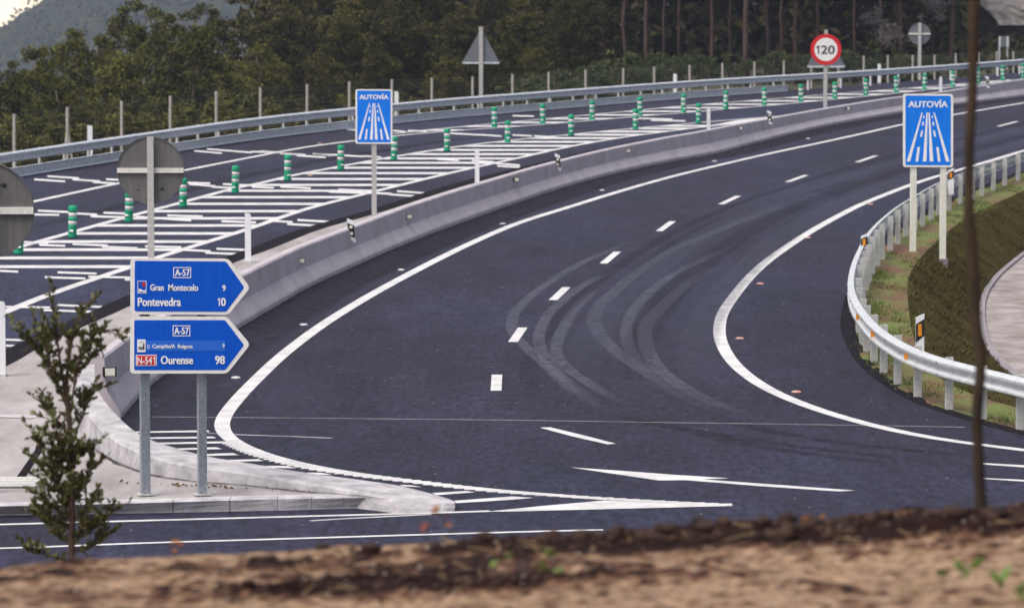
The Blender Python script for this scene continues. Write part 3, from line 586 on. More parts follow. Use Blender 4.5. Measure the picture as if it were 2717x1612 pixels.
# orange reflector at barrier end and a white/red post behind the shrub
p = at(204, 983, gp(245, 1095).y)
o_ = thing('end_marker', 'small orange marker on a white stand at the near end of the concrete barrier', 'marker', (p.x, p.y, gz(p.y) + 0.0))
mb = MB(); mb.plate(pxpoly([(193, 976), (212, 973), (205, 990), (196, 992)], p.y), p.y - 0.02, p.y); mb.build('reflector', M['orangered'], o_)
mb = MB(); mb.plate(pxpoly([(201, 991), (205, 991), (203, 1060), (199, 1060)], p.y), p.y, p.y + 0.02); mb.build('stand', M['plastic'], o_)
p = gp(153, 1215, 0.15)
o_ = thing('marker_post', 'short white post with a red mark standing on the island behind the shrub', 'post', p)
mb = MB(); mb.plate(pxpoly([(147, 1122), (160, 1116), (162, 1215), (147, 1215)], p.y), p.y, p.y + 0.08); mb.build('post', M['plastic'], o_)
mb = MB(); mb.plate(pxpoly([(147.5, 1130), (160, 1114), (160.5, 1123), (147.5, 1136)], p.y), p.y - 0.004, p.y - 0.001); mb.build('red_band', M['red'], o_)
# -- verge, ditch slope and bed on the right
crest = [(4300, 1360), (3700, 1285), (3200, 1200), (2860, 1120), (2717, 1085), (2600, 1055), (2500, 1008), (2450, 955), (2425, 900), (2412, 830), (2408, 768), (2414, 725), (2442, 683), (2512, 615), (2583, 567), (2650, 536), (2717, 505), (2800, 470)]
DB = -0.95
toe = [(4300, 1330), (3700, 1250), (3200, 1160), (2860, 1060), (2740, 1030), (2670, 985), (2620, 930), (2600, 880), (2596, 820), (2608, 775), (2640, 732), (2680, 697), (2717, 668), (2780, 630), (2850, 590)]
CR = gpath(crest, 0.5); TO = gpath(toe, 0.5, DB)
ERi = [p + Vector((0, 0, -0.004)) for p in ER]
mb = MB()
def grid_loft(a, b, n, m, rough, mb, seed=0):
    tmp = MB(); loft(a, b, tmp, n); A, B = tmp.v[:n], tmp.v[n:]; vs = []
    for i in range(m + 1):
        for k in range(n):
            p = A[k].lerp(B[k], i/m)
            e = 1 if 0 < i < m else 0
            vs.append(p + Vector((0, 0, rough*e*noise.noise(Vector((p.x*1.7 + seed, p.y*0.8, 3))) + 0.35*rough*e*noise.noise(Vector((p.x*7, p.y*4, 9))))))
    mb.add(vs, [(i*n + k, i*n + k + 1, (i + 1)*n + k + 1, (i + 1)*n + k) for i in range(m) for k in range(n - 1)])
grid_loft(ERi, CR, 160, 8, 0.06, mb); tag(mb.build('verge', M['verge'], smooth=True), kind='structure')
mb = MB(); grid_loft(CR, TO, 160, 10, 0.10, mb, 5); tag(mb.build('ditch_slope', M['slope'], smooth=True), kind='structure')
TO2 = [p + n_*0.14 for p, n_ in zip(TO, normals(TO))]
mb = MB(); loft([p + Vector((0, 0, 0.03)) for p in TO], [p + Vector((0, 0, 0.05)) for p in TO2], mb, 120); loft([p + Vector((0, 0, 0.05)) for p in TO2], [p + Vector((0, 0, -0.1)) for p in TO2], mb, 120)
tag(mb.build('ditch_kerb', M['drain']), kind='structure')
mb = MB(); mb.sheet([Vector((p.x, p.y, gz(p.y) + DB)) for p in TO] + [Vector((45, TO[-1].y + 5, gz(TO[-1].y + 5) + DB)), Vector((45, TO[0].y - 3, gz(TO[0].y - 3) + DB))])
tag(mb.build('ditch_bed', M['bed']), kind='structure')
mb = MB(); mb.ribbon([p + n_*0.02 for p, n_ in zip(ER, normals(ER))], 0.26, 0.003); mb.build('tar_edge', M['tar'], road)
# grass growing on the verge
rg = random.Random(11); vs = []; fs = []
tmpE, tmpC = MB(), MB(); loft(ERi, CR, tmpE, 200); A, B = tmpE.v[:200], tmpE.v[200:]
for _ in range(22000):
    k = rg.randrange(200); t = rg.uniform(0.16, 1.02); p = A[k].lerp(B[k], t)
    p = p + Vector((rg.uniform(-.25, .25), rg.uniform(-.25, .25), 0)); p.z = gz(p.y)
    if noise.noise(Vector((p.x*0.9, p.y*0.28, 1.5))) < 0.02 + rg.uniform(-.15, .15): continue
    a = rg.uniform(0, 6.28); h = rg.uniform(0.02, 0.06); wd = 0.012; l = Vector((rg.uniform(-.03, .03), rg.uniform(-.03, .03), h))
    b = len(vs); vs += [p + Vector((math.cos(a)*wd, math.sin(a)*wd, -0.01)), p - Vector((math.cos(a)*wd, math.sin(a)*wd, 0.01)), p + l]; fs.append((b, b + 1, b + 2))
SG = len(fs); tmpA = MB(); loft(CR, TO, tmpA, 300); A2, B2 = tmpA.v[:300], tmpA.v[300:]
for _ in range(30000):
    k = rg.randrange(300); t = rg.uniform(-0.03, 0.97)**0.9 if rg.random() < 1.1 else 0
    t = rg.uniform(-0.03, 0.96); p = A2[k].lerp(B2[k], t) + Vector((rg.uniform(-.12, .12), rg.uniform(-.3, .3), 0))
    if noise.noise(Vector((p.x*0.35 + 7, p.y*0.9, 2.5))) < -0.05 + rg.uniform(-.25, .25): continue
    a = rg.uniform(0, 6.28); h = rg.uniform(0.01, 0.04); wd = rg.uniform(0.008, 0.02); l = Vector((rg.uniform(-.02, .08), rg.uniform(-.06, .04), h))
    b = len(vs); vs += [p + Vector((math.cos(a)*wd, math.sin(a)*wd, -0.03)), p - Vector((math.cos(a)*wd, math.sin(a)*wd, 0.03)), p + l]; fs.append((b, b + 1, b + 2))
mb = MB(); mb.add(vs, fs); mb.mi = [0]*SG + [1]*(len(fs) - SG); tag(mb.build('grass', [M['grass'], M['grass2']]), 'short rough grass on the verge and ditch slope behind the right guardrail', 'grass', kind='stuff')
# -- bank beyond the far guardrail
RBn = normals(RB); mb = MB()
offs = [(-0.85, -0.03), (-1.6, -0.12), (-3.5, -0.45), (-7, -1.0), (-12, -2.0), (-20, -6.5)]
vs = []
for p, nn in zip(RB, RBn):
    for o, z in offs:
        q = p + nn*o
        zz = gz(q.y) + z + (0.10*noise.noise(Vector((q.x*0.5, q.y*0.5, 0))) if o < -1 else 0)
        vs.append(Vector((q.x, q.y, zz)))
k = len(offs); mb.add(vs, [(i*k + j, (i + 1)*k + j, (i + 1)*k + j + 1, i*k + j + 1) for i in range(len(RB) - 1) for j in range(k - 1)])
tag(mb.build('embankment', M['bank'], smooth=True), kind='structure')
# -- soil terrace in the foreground
sky_px = [(-200, 1505), (0, 1498), (85, 1483), (198, 1474), (425, 1465), (566, 1459), (700, 1454), (963, 1440), (1105, 1430), (1246, 1418), (1380, 1414), (1473, 1404), (1615, 1402), (1756, 1391), (1813, 1384), (1983, 1379), (2187, 1374), (2328, 1356), (2427, 1340), (2555, 1343), (2640, 1343), (2717, 1328), (2900, 1322)]
YR = 13.0
rid = [(at(x, y, YR).x, at(x, y, YR).z) for x, y in sky_px]
def ridge(x):
    if x <= rid[0][0]: return rid[0][1]
    for (a, za), (b, zb) in zip(rid[:-1], rid[1:]):
        if x <= b: return za + (zb - za)*(x - a)/(b - a)
    return rid[-1][1]
def lumps(x, y):
    n1 = noise.noise(Vector((x*1.3, y*1.9, 0.3))); n2 = noise.noise(Vector((x*4.3, y*5.5, 4))); n3 = noise.noise(Vector((x*13, y*15, 8))); n4 = noise.noise(Vector((x*30, y*34, 2)))
    return n1, n2, n3, n4
def soil_z(x, y):
    zr = ridge(x); zf = 5.24 + 0.02*math.sin(x*1.3)
    t = min(1, max(0, (y - 11.0)/2.0)); t = t*t*(3 - 2*t)
    z = zf + (zr - 0.015 - zf)*t
    if y > YR: z = zr - 0.015 - (y - YR)*0.158 - 0.05*max(0, y - 26)**2
    n1, n2, n3, n4 = lumps(x, y)
    rg_ = math.exp(-((y - 12.75)/0.42)**2); right = min(1, max(0, (x + 0.15)/0.9))
    z += 0.006*n3 + 0.003*n4 + 0.012*n2
    z += rg_*(0.010 + 0.022*right)*(max(0, n2)*1.5 + max(0, n3)*1.0 - 0.35)
    mid = math.exp(-((y - 12.02 - 0.10*n1)/0.22)**2)*math.exp(-((x + 0.35)/0.75)**2)
    z += mid*0.034*(0.2 + max(0, n2)*1.2 + n3*0.8)
    return max(z, 0.2)
xs = [-2.6 + 5.2*i/420 for i in range(421)]; ys = [-4, 0, 4, 7, 9] + [10 + 0.016*i for i in range(220)] + [13.6 + 0.4*i for i in range(50)] + [34.2]
xs = [-30, -14, -7, -4] + xs + [4, 7, 14, 30]
vs = []; wet = []
for y in ys:
    for x in xs:
        vs.append(Vector((x, y, soil_z(x, y) if y < 34 else 0.0)))
        n1, n2, n3, n4 = lumps(x, y)
        rg_ = math.exp(-((y - 12.85)/0.36)**2); right = min(1, max(0, (x + 0.35)/0.75))
        far_l = math.exp(-((y - 12.7)/0.16)**2)*0.34
        mid = math.exp(-((y - 12.02 - 0.10*n1 - 0.07*n2)/0.26)**2)*math.exp(-((x + 0.35)/0.70)**2)*1.15
        band2 = math.exp(-((y - 11.62 - 0.05*n2)/0.05)**2)*0.35
        cen = math.exp(-((y - 12.45 - 0.1*n2)/0.3)**2)*math.exp(-((x + 0.30)/0.32)**2)*0.6
        wv = cen + rg_*right*1.15 + far_l*(1 + 1.5*n2) + mid*1.0 + band2*max(0, n1 + 0.4) + 0.50*n2 + 0.75*n3 + 0.60*n4 + 0.02 + 0.40*n1
        wet.append(min(1, max(0, wv)))
n = len(xs); mb = MB(); mb.add(vs, [(j*n + i, j*n + i + 1, (j + 1)*n + i + 1, (j + 1)*n + i) for j in range(len(ys) - 1) for i in range(n - 1)])
m, N, L, B_ = newmat('bare_soil'); at_ = N.new('ShaderNodeAttribute'); at_.attribute_name = 'cover'
r = N.new('ShaderNodeValToRGB'); L.new(at_.outputs['Fac'], r.inputs[0])
r.color_ramp.elements[0].position = 0.05; r.color_ramp.elements[0].color = (0.285, 0.197, 0.132, 1)
r.color_ramp.elements[1].position = 0.75; r.color_ramp.elements[1].color = (0.014, 0.005, 0.004, 1)
e = r.color_ramp.elements.new(0.34); e.color = (0.125, 0.066, 0.040, 1)
tc = N.new('ShaderNodeTexCoord'); nz = N.new('ShaderNodeTexNoise'); nz.inputs['Scale'].default_value = 24; nz.inputs['Detail'].default_value = 7; L.new(tc.outputs['Object'], nz.inputs['Vector'])
r2 = N.new('ShaderNodeValToRGB'); L.new(nz.outputs[0], r2.inputs[0]); r2.color_ramp.elements[0].position = 0.36; r2.color_ramp.elements[0].color = (0.5, 0.45, 0.42, 1); r2.color_ramp.elements[1].position = 0.62; r2.color_ramp.elements[1].color = (1.15, 1.12, 1.1, 1)
mx = N.new('ShaderNodeMix'); mx.data_type = 'RGBA'; mx.blend_type = 'MULTIPLY'; mx.inputs[0].default_value = 1; L.new(r.outputs[0], mx.inputs[6]); L.new(r2.outputs[0], mx.inputs[7])
L.new(mx.outputs[2], B_.inputs['Base Color']); B_.inputs['Roughness'].default_value = 0.95; B_.inputs['Specular IOR Level'].default_value = 0.15
bp = N.new('ShaderNodeBump'); bp.inputs['Strength'].default_value = 0.5; bp.inputs['Distance'].default_value = 0.01; L.new(nz.outputs[0], bp.inputs['Height']); L.new(bp.outputs[0], B_.inputs['Normal'])
M['soil'] = m; mb.cv = wet
tag(mb.build('soil', m, smooth=True), kind='structure')
# ================================================================== GUARDRAILS
W = [(0.0, 0.0), (0.055, 0.018), (0.10, 0.045), (0.10, 0.075), (0.01, 0.125), (0.01, 0.175), (0.10, 0.225), (0.10, 0.255), (0.055, 0.284), (0.0, 0.30)]
def wprof(off, z0, s_=1): 
    f = [(off + s_*a, z0 + z) for a, z in W]; b = [(off + s_*(a - 0.012), z0 + z) for a, z in W[::-1]]
    return f + b
gr = thing('guardrail', 'far steel guardrail with a solid lower plate curving along the trees and wire fence', 'guardrail', RB[len(RB)//2])
mb = MB(); mb.sweep(RB, wprof(0.06, 0.47)); mb.build('beam', M['galv'], gr)
iE = min(range(len(RB)), key=lambda k: abs(px(RB[k])[0] - 2128))
mb = MB(); mb.sweep(RB[:iE], [(0.07, 0.0), (0.11, 0.015), (0.085, 0.06), (0.085, 0.25), (0.11, 0.285), (0.07, 0.305), (0.055, 0.305), (0.055, 0.0)]); mb.build('lower_plate', M['galv'], gr)
d = 0; last = RB[0]; i = 0; k = 0
for i in range(1, len(RB)):
    d += (RB[i] - RB[i - 1]).length
    if d >= (2.0 if i < iE else 3.0):
        d = 0; p = RB[i] - RBn[i]*0.04; k += 1
        mb = MB(); mb.box((p.x, p.y, gz(p.y) + 0.34), (0.12, 0.06, 0.86), math.atan2(-RBn[i].x, RBn[i].y)); mb.box((p.x + RBn[i].x*0.05, p.y + RBn[i].y*0.05, gz(p.y) + 0.60), (0.10, 0.05, 0.22), 0)
        mb.build('post', M['postgrey'] if i < iE else M['plastic'], gr)
# splice bolts
for i in range(2, len(RB), 4):
    p = RB[i] + RBn[i]*0.15; mb = MB(); mb.box((p.x, p.y, gz(p.y) + 0.72), (0.10, 0.02, 0.028)); mb.build('splice_bolt', M['galvpost'], gr)
# near right guardrail
rb2 = [(4300, 1410), (3700, 1337), (3200, 1254), (2860, 1180), (2717, 1140), (2606, 1111), (2510, 1086), (2436, 1054.7), (2384, 1022), (2346, 992), (2320, 961), (2301, 934), (2287, 908), (2279, 880), (2277, 852), (2281, 822), (2288, 792), (2297, 768), (2305, 748), (2314, 727), (2326, 707), (2341, 687), (2360, 667), (2381, 647), (2402, 629), (2448, 598), (2491, 569.5), (2546, 543), (2607, 517.5), (2668, 493), (2717, 474), (2800, 444), (2900, 410)]
RG = gpath(rb2, 0.4, sm=10); RGn = normals(RG)       # travel is away from camera, so right normal points away from the road
gr2 = thing('guardrail', 'near bright steel guardrail on grey posts curving round the right verge', 'guardrail', RG[0])
mb = MB(); mb.sweep(RG, wprof(-0.10, 0.47, -1)); mb.build('beam', M['whiterail'], gr2)
def nearest(path, x, y): return min(range(len(path)), key=lambda k: (px(path[k])[0] - x)**2 + (px(path[k])[1] - y)**2)
PP = [(4140, 1393), (3960, 1372), (3790, 1350), (3620, 1324), (3450, 1298), (3280, 1270), (3120, 1238), (2970, 1206), (2830, 1174), (2710, 1137), (2606, 1111), (2510, 1086), (2436, 1055), (2384, 1022), (2346, 992), (2320, 961), (2301, 934), (2288, 908), (2280, 880), (2278, 850), (2284, 810), (2290, 791), (2297, 769), (2305, 748), (2314, 727), (2326, 707), (2341, 687), (2360, 667), (2381, 647), (2402, 629), (2425, 612), (2448, 598), (2470, 584), (2491, 569), (2521, 556), (2546, 543), (2579, 531), (2607, 517.5), (2637, 505.6), (2668, 493), (2701, 479), (2740, 465), (2790, 447)]
for q in PP:
    i = nearest(RG, *q); p = RG[i]; a = math.atan2(-RGn[i].x, RGn[i].y)
    mb = MB(); mb.box((p.x, p.y, gz(p.y) + 0.30), (0.115, 0.06, 0.96), 0.1); mb.box((p.x + 0.05, p.y + 0.05, gz(p.y) + 0.30), (0.02, 0.05, 0.96), 0.1); po = mb.build('post', M['postgrey'], gr2)
    q = p - RGn[i]*0.06; mb = MB(); mb.box((q.x, q.y, gz(p.y) + 0.60), (0.09, 0.09, 0.2), a); mb.build('spacer', M['galv'], po)
for i in range(2, len(RG), 8):
    for zz in (0.53, 0.70):
        p = RG[i] - RGn[i]*0.188
        mb = MB(); mb.box((p.x, p.y, gz(p.y) + zz), (0.06, 0.03, 0.03), 0.4); mb.build('splice_bolt', M['galvpost'], gr2)
for x, y in ((2286, 840), (2328, 886), (2417, 940)):
    j = min(range(len(RG)), key=lambda k: (px(RG[k] - RGn[k]*0.15 + Vector((0, 0, 0.62)))[0] - x)**2 + (px(RG[k] - RGn[k]*0.15 + Vector((0, 0, 0.62)))[1] - y)**2)
    p = RG[j] - RGn[j]*0.19; z = gz(p.y) + 0.625
    mb = MB(); mb.plate([(p.x - 0.028, z - 0.055), (p.x + 0.008, z - 0.048), (p.x + 0.034, z - 0.025), (p.x + 0.034, z + 0.025), (p.x + 0.008, z + 0.048), (p.x - 0.028, z + 0.055)], p.y - 0.05, p.y - 0.03); mb.build('reflector', M['orange'], gr2)
# banded beacons of the right guardrail
def beacon(x, top_, bot_, w_, Y, label):
    p = at(x, bot_, Y); q = at(x, top_, Y); hw = w_/2; H = q.z - p.z
    o = thing('delineator', label, 'delineator', p, 'banded delineators by the right guardrail')
    sk = hw*0.9
    mb = MB(); mb.plate([(p.x - hw, p.z - 0.35), (p.x + hw, p.z - 0.35), (p.x + hw, q.z), (p.x - hw, q.z - sk)], Y, Y + 0.05); mb.build('post', M['plastic'], o)
    mb = MB(); mb.plate([(p.x - hw*1.01, p.z + H*0.04), (p.x + hw*1.01, p.z + H*0.27), (p.x + hw*1.01, p.z + H*0.83), (p.x - hw*1.01, p.z + H*0.66)], Y - 0.004, Y + 0.003); mb.build('black_band', M['black'], o)
    mb = MB(); mb.plate([(p.x - hw*0.5, p.z + H*0.26), (p.x + hw*0.4, p.z + H*0.26), (p.x + hw*0.4, p.z + H*0.66), (p.x - hw*0.5, p.z + H*0.66)], Y - 0.009, Y - 0.005); mb.build('reflector', M['orange'], o)
beacon(2441, 832, 912, 0.135, RG[nearest(RG, 2384, 1022)].y + 1.5, 'white delineator with black band and orange reflector standing behind the near guardrail bend')
j = nearest(RG, 2288, 792); beacon(2293, 619, 662, 0.135, RG[nearest(RG, 2314, 727)].y - 2.0, 'small orange reflector beacon fixed where the near guardrail bends hardest')
beacon(2523, 446, 480, 0.15, RG[nearest(RG, 2521, 556)].y - 0.3, 'small orange reflector beacon just right of the large blue road sign posts')
# ================================================================== FENCE
fx = [(38, 303), (179, 284.5), (323, 268), (452, 254.7), (574, 242), (691, 232), (815, 223.6), (927, 216.5), (1040, 211), (1146, 206.6), (1254, 203), (1360, 196.7), (1456, 191), (1554, 185.4), (1654, 181), (1736, 177), (1830, 172.7), (1917, 167), (2002, 164), (2080, 161), (2153, 158), (2225, 155), (2292, 148.6), (2356, 146), (2422, 146), (2480, 146), (2536, 141.5), (2597, 138.7), (2645, 137), (2689, 137), (2735, 135)]
fx = [(-110, 322)] + fx
def rail_y(x):
    return cross_x([(b, a) for a, b in railbase], x)
fen = None; tops_ = []; bots_ = []
for x, y in fx:
    yb = rail_y(x); yb -= 0.055*(yb + 163); g = gp(x, yb); t = at(x, y, g.y)
    if fen is None: fen = thing('wire_fence', 'wire mesh fence on grey posts in front of the trees', 'fence', g)
    mb = MB(); mb.tube([Vector((g.x, g.y, g.z - 0.7)), Vector((g.x, g.y, g.z)), t], 0.052, 8); mb.build('post', M['wood'], fen)
    tops_.append(t); bots_.append(Vector((g.x, g.y, g.z - 0.2)))
mb = MB()
for k in range(10):
    f_ = 0.03 + 0.95*k/9
    for i in range(len(tops_) - 1):
        a, b = bots_[i].lerp(tops_[i], f_), bots_[i + 1].lerp(tops_[i + 1], f_); mb.tube([a, b], 0.0025, 3, cap=False)
for i in range(len(tops_) - 1):
    for k in range(1, 16):
        mb.tube([bots_[i].lerp(bots_[i + 1], k/16), bots_[i].lerp(bots_[i + 1], k/16) + (tops_[i].lerp(tops_[i + 1], k/16) - bots_[i].lerp(bots_[i + 1], k/16))*0.97], 0.0016, 3, cap=False)
mb.build('wire_mesh', M['wire'], fen)
mb = MB()
for i in (2,):
    mb.tube([tops_[i].lerp(bots_[i], 0.35), bots_[i] + Vector((-0.12, 0, 0))], 0.035, 6); mb.tube([tops_[i].lerp(bots_[i], 0.35), bots_[i] + Vector((0.16, 0, 0))], 0.035, 6)
mb.build('brace', M['wood'], fen)
# ================================================================== SMALL ROAD FURNITURE
# green bollards
proto = thing('bollard', 'x', 'bollard', (0, 0, 0))
def lath(prof, name, m, par, n=20):
    mb = MB(); mb.lathe((0, 0, 0), prof, n); return mb.build(name, m, par, smooth=True, local=True)
lath([(0.105, 0), (0.112, 0.02), (0.108, 0.05), (0.100, 0.10), (0.099, 0.22), (0.104, 0.27), (0.104, 0.30)], 'body', M['green'], proto)
lath([(0.100, 0.301), (0.100, 0.395)], 'white_band', M['greywhite'], proto)
lath([(0.104, 0.396), (0.107, 0.43), (0.104, 0.485)], 'ring', M['green'], proto)
lath([(0.100, 0.486), (0.100, 0.59)], 'white_band', M['greywhite'], proto)
lath([(0.104, 0.591), (0.108, 0.64), (0.108, 0.70), (0.100, 0.735), (0.07, 0.75), (0.045, 0.752)], 'cap', M['green'], proto)
mb = MB(); mb.tube([(-0.045, -0.104, 0.155), (0.045, -0.104, 0.155)], 0.022, 8); mb.tube([(-0.015, -0.106, 0.170), (0.03, -0.106, 0.170)], 0.012, 8); mb.build('badge', M['plastic'], proto, local=True)
remember(proto)
row1 = [(-110, 722), (50, 674), (192, 630), (342, 588), (486, 549), (624, 512), (763, 479), (904, 451), (1045, 425), (1186, 401), (1347, 378), (1515, 360), (1686, 343), (1853, 327)]
row2 = [(1312, 338), (1440, 329), (1571, 318.5), (1698, 308), (1814, 299), (1926, 290), (2028, 280), (2125, 270.5), (2215, 263), (2297, 254), (2378, 246), (2453, 239), (2528, 231), (2595, 222.5), (2661, 215), (2714, 209)]
cnt = 0
for r_, row in enumerate((row1, row2)):
    for k, (x, y) in enumerate(row):
        if r_ == 0 and k == 0: continue
        o = proto if cnt == 0 else copy_tree(proto); cnt += 1
        g = gp(x, y); o.location = g; o.rotation_euler = (random.uniform(-.02, .02), 0.02*(1 if r_ == 0 else 0) + random.uniform(-.015, .015), random.uniform(-.5, .5))
        if r_ == 0: lab = ['green bollard mostly hidden by the cut-off round sign at left', 'green bollard with white bands, first fully seen from the left edge'][k - 1] if k < 3 else 'green bollard with two white bands, %s from the left in the nearer row' % nth(k - 1)
        else: lab = 'green bollard with two white bands, %s from the left in the farther row' % nth(k)
        tag(o, lab, 'bollard', 'green bollards along the hatched road areas')
# white edge posts
def edge_post(x, top_, bot_, w_, base, label, dz=0.0):
    t = at(x, top_, base.y); o = thing('edge_post', label, 'delineator', base, 'white edge posts')
    hw = w_/2; Y = base.y
    mb = MB(); mb.plate([(base.x - hw, base.z - 0.05), (base.x + hw, base.z - 0.05), (base.x + hw, t.z - 0.05), (base.x + hw*0.6, t.z), (base.x - hw, t.z + 0.005)], Y, Y + 0.05)
    mb.box((base.x + hw*0.4, Y + 0.07, (base.z + t.z)/2), (hw*0.8, 0.05, (t.z - base.z)*0.98)); mb.build('post', M['plastic'], o)
    mb = MB(); mb.box((base.x, Y + 0.05, base.z + 0.02), (w_*1.15, 0.16, 0.05)); mb.build('base', M['polegrey'], o)
edge_post(3, 800, 1000, 0.14, gp(3, 1000), 'white edge post cut by the left edge of the picture')
edge_post(658, 566, 698, 0.127, gp(658, 698), 'white edge post on the paving right above the blue arrow sign')
edge_post(1266, 395, 487, 0.125, gp(1266, 487), 'white edge post behind the barrier, right of the smaller blue sign')
edge_post(1880, 284, 345, 0.125, gp(1880, 347), 'white edge post behind the barrier, between smaller blue sign and speed sign')
edge_post(2496, 204, 242, 0.13, gp(2496, 246), 'white edge post behind the barrier, above the larger blue sign')
for x, y, lab in ((239, 333, 'white edge post behind far guardrail, leftmost, above round sign back'), (1052, 243, 'white edge post behind far guardrail, just right of the smaller blue sign'), (1791, 196, 'white edge post behind far guardrail, left of the speed limit sign'), (2333, 170, 'white edge post behind far guardrail, right of the speed limit sign')):
    yb = rail_y(x); yb -= 0.016*(yb + 163); g = gp(x, yb); edge_post(x, y, yb, 0.16, g, lab)
# road studs
sp = thing('road_stud', 'x', 'road stud', (0, 0, 0))
mb = MB(); mb.lathe((0, 0, 0), [(0.075, 0), (0.07, 0.012), (0.05, 0.022), (0.02, 0.024)], 12); mb.build('housing', M['plastic'], sp, local=True)
mb = MB(); mb.box((0, -0.055, 0.013), (0.09, 0.02, 0.016)); lens_o = mb.build('lens', M['glassy'], sp, local=True)
remember(sp)
sa = thing('road_stud', 'x', 'road stud', (0, 0, 0))
mb = MB(); mb.lathe((0, 0, 0), [(0.08, 0), (0.075, 0.012), (0.05, 0.024), (0.02, 0.026)], 12); mb.build('housing', M['studpink'], sa, local=True)
mb = MB(); mb.box((-0.03, -0.06, 0.014), (0.06, 0.02, 0.018)); mb.build('lens', M['glassy'], sa, local=True)
remember(sa)
for pr, pts, lab in ((sp, [(626, 1002), (806, 861.5), (1065, 716), (1334, 594), (1598, 505), (1896, 428), (2144, 368)], 'white road stud on the asphalt between barrier and edge line, %s from the camera'),
                     (sa, [(2113, 1040), (1963, 898), (2017, 753), (2144, 631), (2310, 542)], 'pink amber road stud beside the right edge line, %s from the camera')):
    for k, (x, y) in enumerate(pts):
        o = pr if k == 0 else copy_tree(pr); o.location = gp(x, y, 0.002); tag(o, lab % nth(k), 'road stud', 'white studs by the barrier' if pr is sp else 'amber studs by the right edge line')
o = copy_tree(sa); o.location = gp(823, 466.5, 0.005); tag(o, 'pink stud among the white hatching just right of a green bollard', 'road stud')
o = copy_tree(sa); o.location = gp(849, 381.5, 0.005); tag(o, 'pink stud on the far edge line left of the smaller blue sign', 'road stud')
# ================================================================== SIGNS
# direction sign
Y0 = gp(384, 1318, 0.15).y
ds = thing('direction_sign', 'pair of blue arrow shaped direction boards on two grey steel posts', 'road sign', (at(455, 1318, Y0).x, Y0, gz(Y0) + 0.15))
for x0, x1, yb in ((371, 400.5, 1318), (523, 550.5, 1307)):
    Yp = Y0 + 0.1; a = at(x0, yb, Yp); b = at(x1, yb, Yp); t = at(x0, 700, Yp)
    mb = MB(); wd = (b.x - a.x); cx = (a.x + b.x)/2; r = math.radians(22)
    mb.box((cx, Yp, (gz(Yp) + 0.1 + t.z)/2), (wd*0.80, wd*0.62, t.z - gz(Yp) - 0.1), r); po = mb.build('post', M['galvpost'], ds)
    mb = MB(); mb.box((cx, Yp, gz(Yp) + 0.17), (wd*1.5, wd*1.2, 0.02), r); mb.build('base_plate', M['polegrey'], po)
    mb = MB()
    for yy in (837,): 
        q = at((x0 + x1)/2, yy, Yp); mb.box((q.x, Yp - 0.06, q.z), (wd*0.8, 0.06, 0.05))
    mb.build('clamp', M['black'], po)
def board(outer, inner, Y):
    mb = MB(); mb.plate(rounded(pxpoly(outer, Y), 0.055, 5), Y, Y + 0.028); bd = mb.build('board', M['white'], ds)
    mb = MB(); mb.plate(rounded(pxpoly(inner, Y), 0.022, 3), Y - 0.003, Y + 0.001); mb.build('blue_face', M['blue'], bd)
    return bd
q5 = lambda a, b: z5(a, b); q1 = lambda a, b: z1(a, b)
b1 = board([q5(1222, 1005), q5(2142, 1011), q5(2345, 1282), q1(2140, 122), q1(1222, 119)], [q5(1263, 1030), q5(2118, 1036), q5(2290, 1278), q1(2120, 94), q1(1262, 90)], Y0)
b2 = board([q1(1220, 138), q1(2128, 140), q1(2345, 400), q1(2130, 672), q1(1218, 672)], [q1(1258, 172), q1(2110, 172), q1(2288, 405), q1(2112, 640), q1(1258, 640)], Y0)
def bx5(a, b, c, d): return (*q5(a, b), *q5(c, d))
def bx1(a, b, c, d): return (*q1(a, b), *q1(c, d))
def frame_px(mb, bx, t, Y, y0, y1):
    x0, ya, x1, yb = bx
    for r_ in ((x0, ya, x1, ya + t), (x0, yb - t, x1, yb), (x0, ya + t, x0 + t, yb - t), (x1 - t, ya + t, x1, yb - t)):
        mb.plate(pxpoly([(r_[0], r_[3]), (r_[2], r_[3]), (r_[2], r_[1]), (r_[0], r_[1])], Y), y0, y1)
def rect_px(bx, Y): x0, ya, x1, yb = bx; return pxpoly([(x0, yb), (x1, yb), (x1, ya), (x0, ya)], Y)
YT = Y0 - 0.006
mb = MB()
for s_, bx in (('A-57', bx5(1640, 1108, 1780, 1173)), ('Gran', bx5(1408, 1250, 1535, 1310)), ('Montecelo', bx5(1577, 1250, 1858, 1312)), ('9', bx5(2084, 1257, 2116, 1313)), ('Pontevedra', bx5(1291, 1375, 1697, 1455)), ('10', bx5(2038, 1377, 2117, 1454))):
    mb = MB()
    if s_ == '10': put_one(mb, bx5(2040, 1377, 2062, 1454), YT); put_text(mb, '0', bx5(2071, 1377, 2117, 1454), YT, 0.022)
    else: put_text(mb, s_, bx, YT, 0.022)
    mb.build('lettering', M['letter'], b1)
mb = MB(); frame_px(mb, bx5(1625, 1090, 1792, 1191), 1.9, Y0, Y0 - 0.007, Y0 - 0.002); mb.build('route_frame', M['letter'], b1)
mb = MB(); frame_px(mb, bx5(1290, 1218, 1373, 1335), 1.5, Y0, Y0 - 0.007, Y0 - 0.002)
mb.plate(rect_px(bx5(1300, 1290, 1306, 1328), Y0), Y0 - 0.007, Y0 - 0.002); mb.plate(rect_px(bx5(1358, 1300, 1364, 1328), Y0), Y0 - 0.007, Y0 - 0.002); mb.plate(pxpoly([q5(1306, 1318), q5(1358, 1322), q5(1358, 1310), q5(1335, 1303), q5(1318, 1294), q5(1306, 1292)], Y0), Y0 - 0.0075, Y0 - 0.003)
mb.build('hospital_emblem', M['letter'], b1)
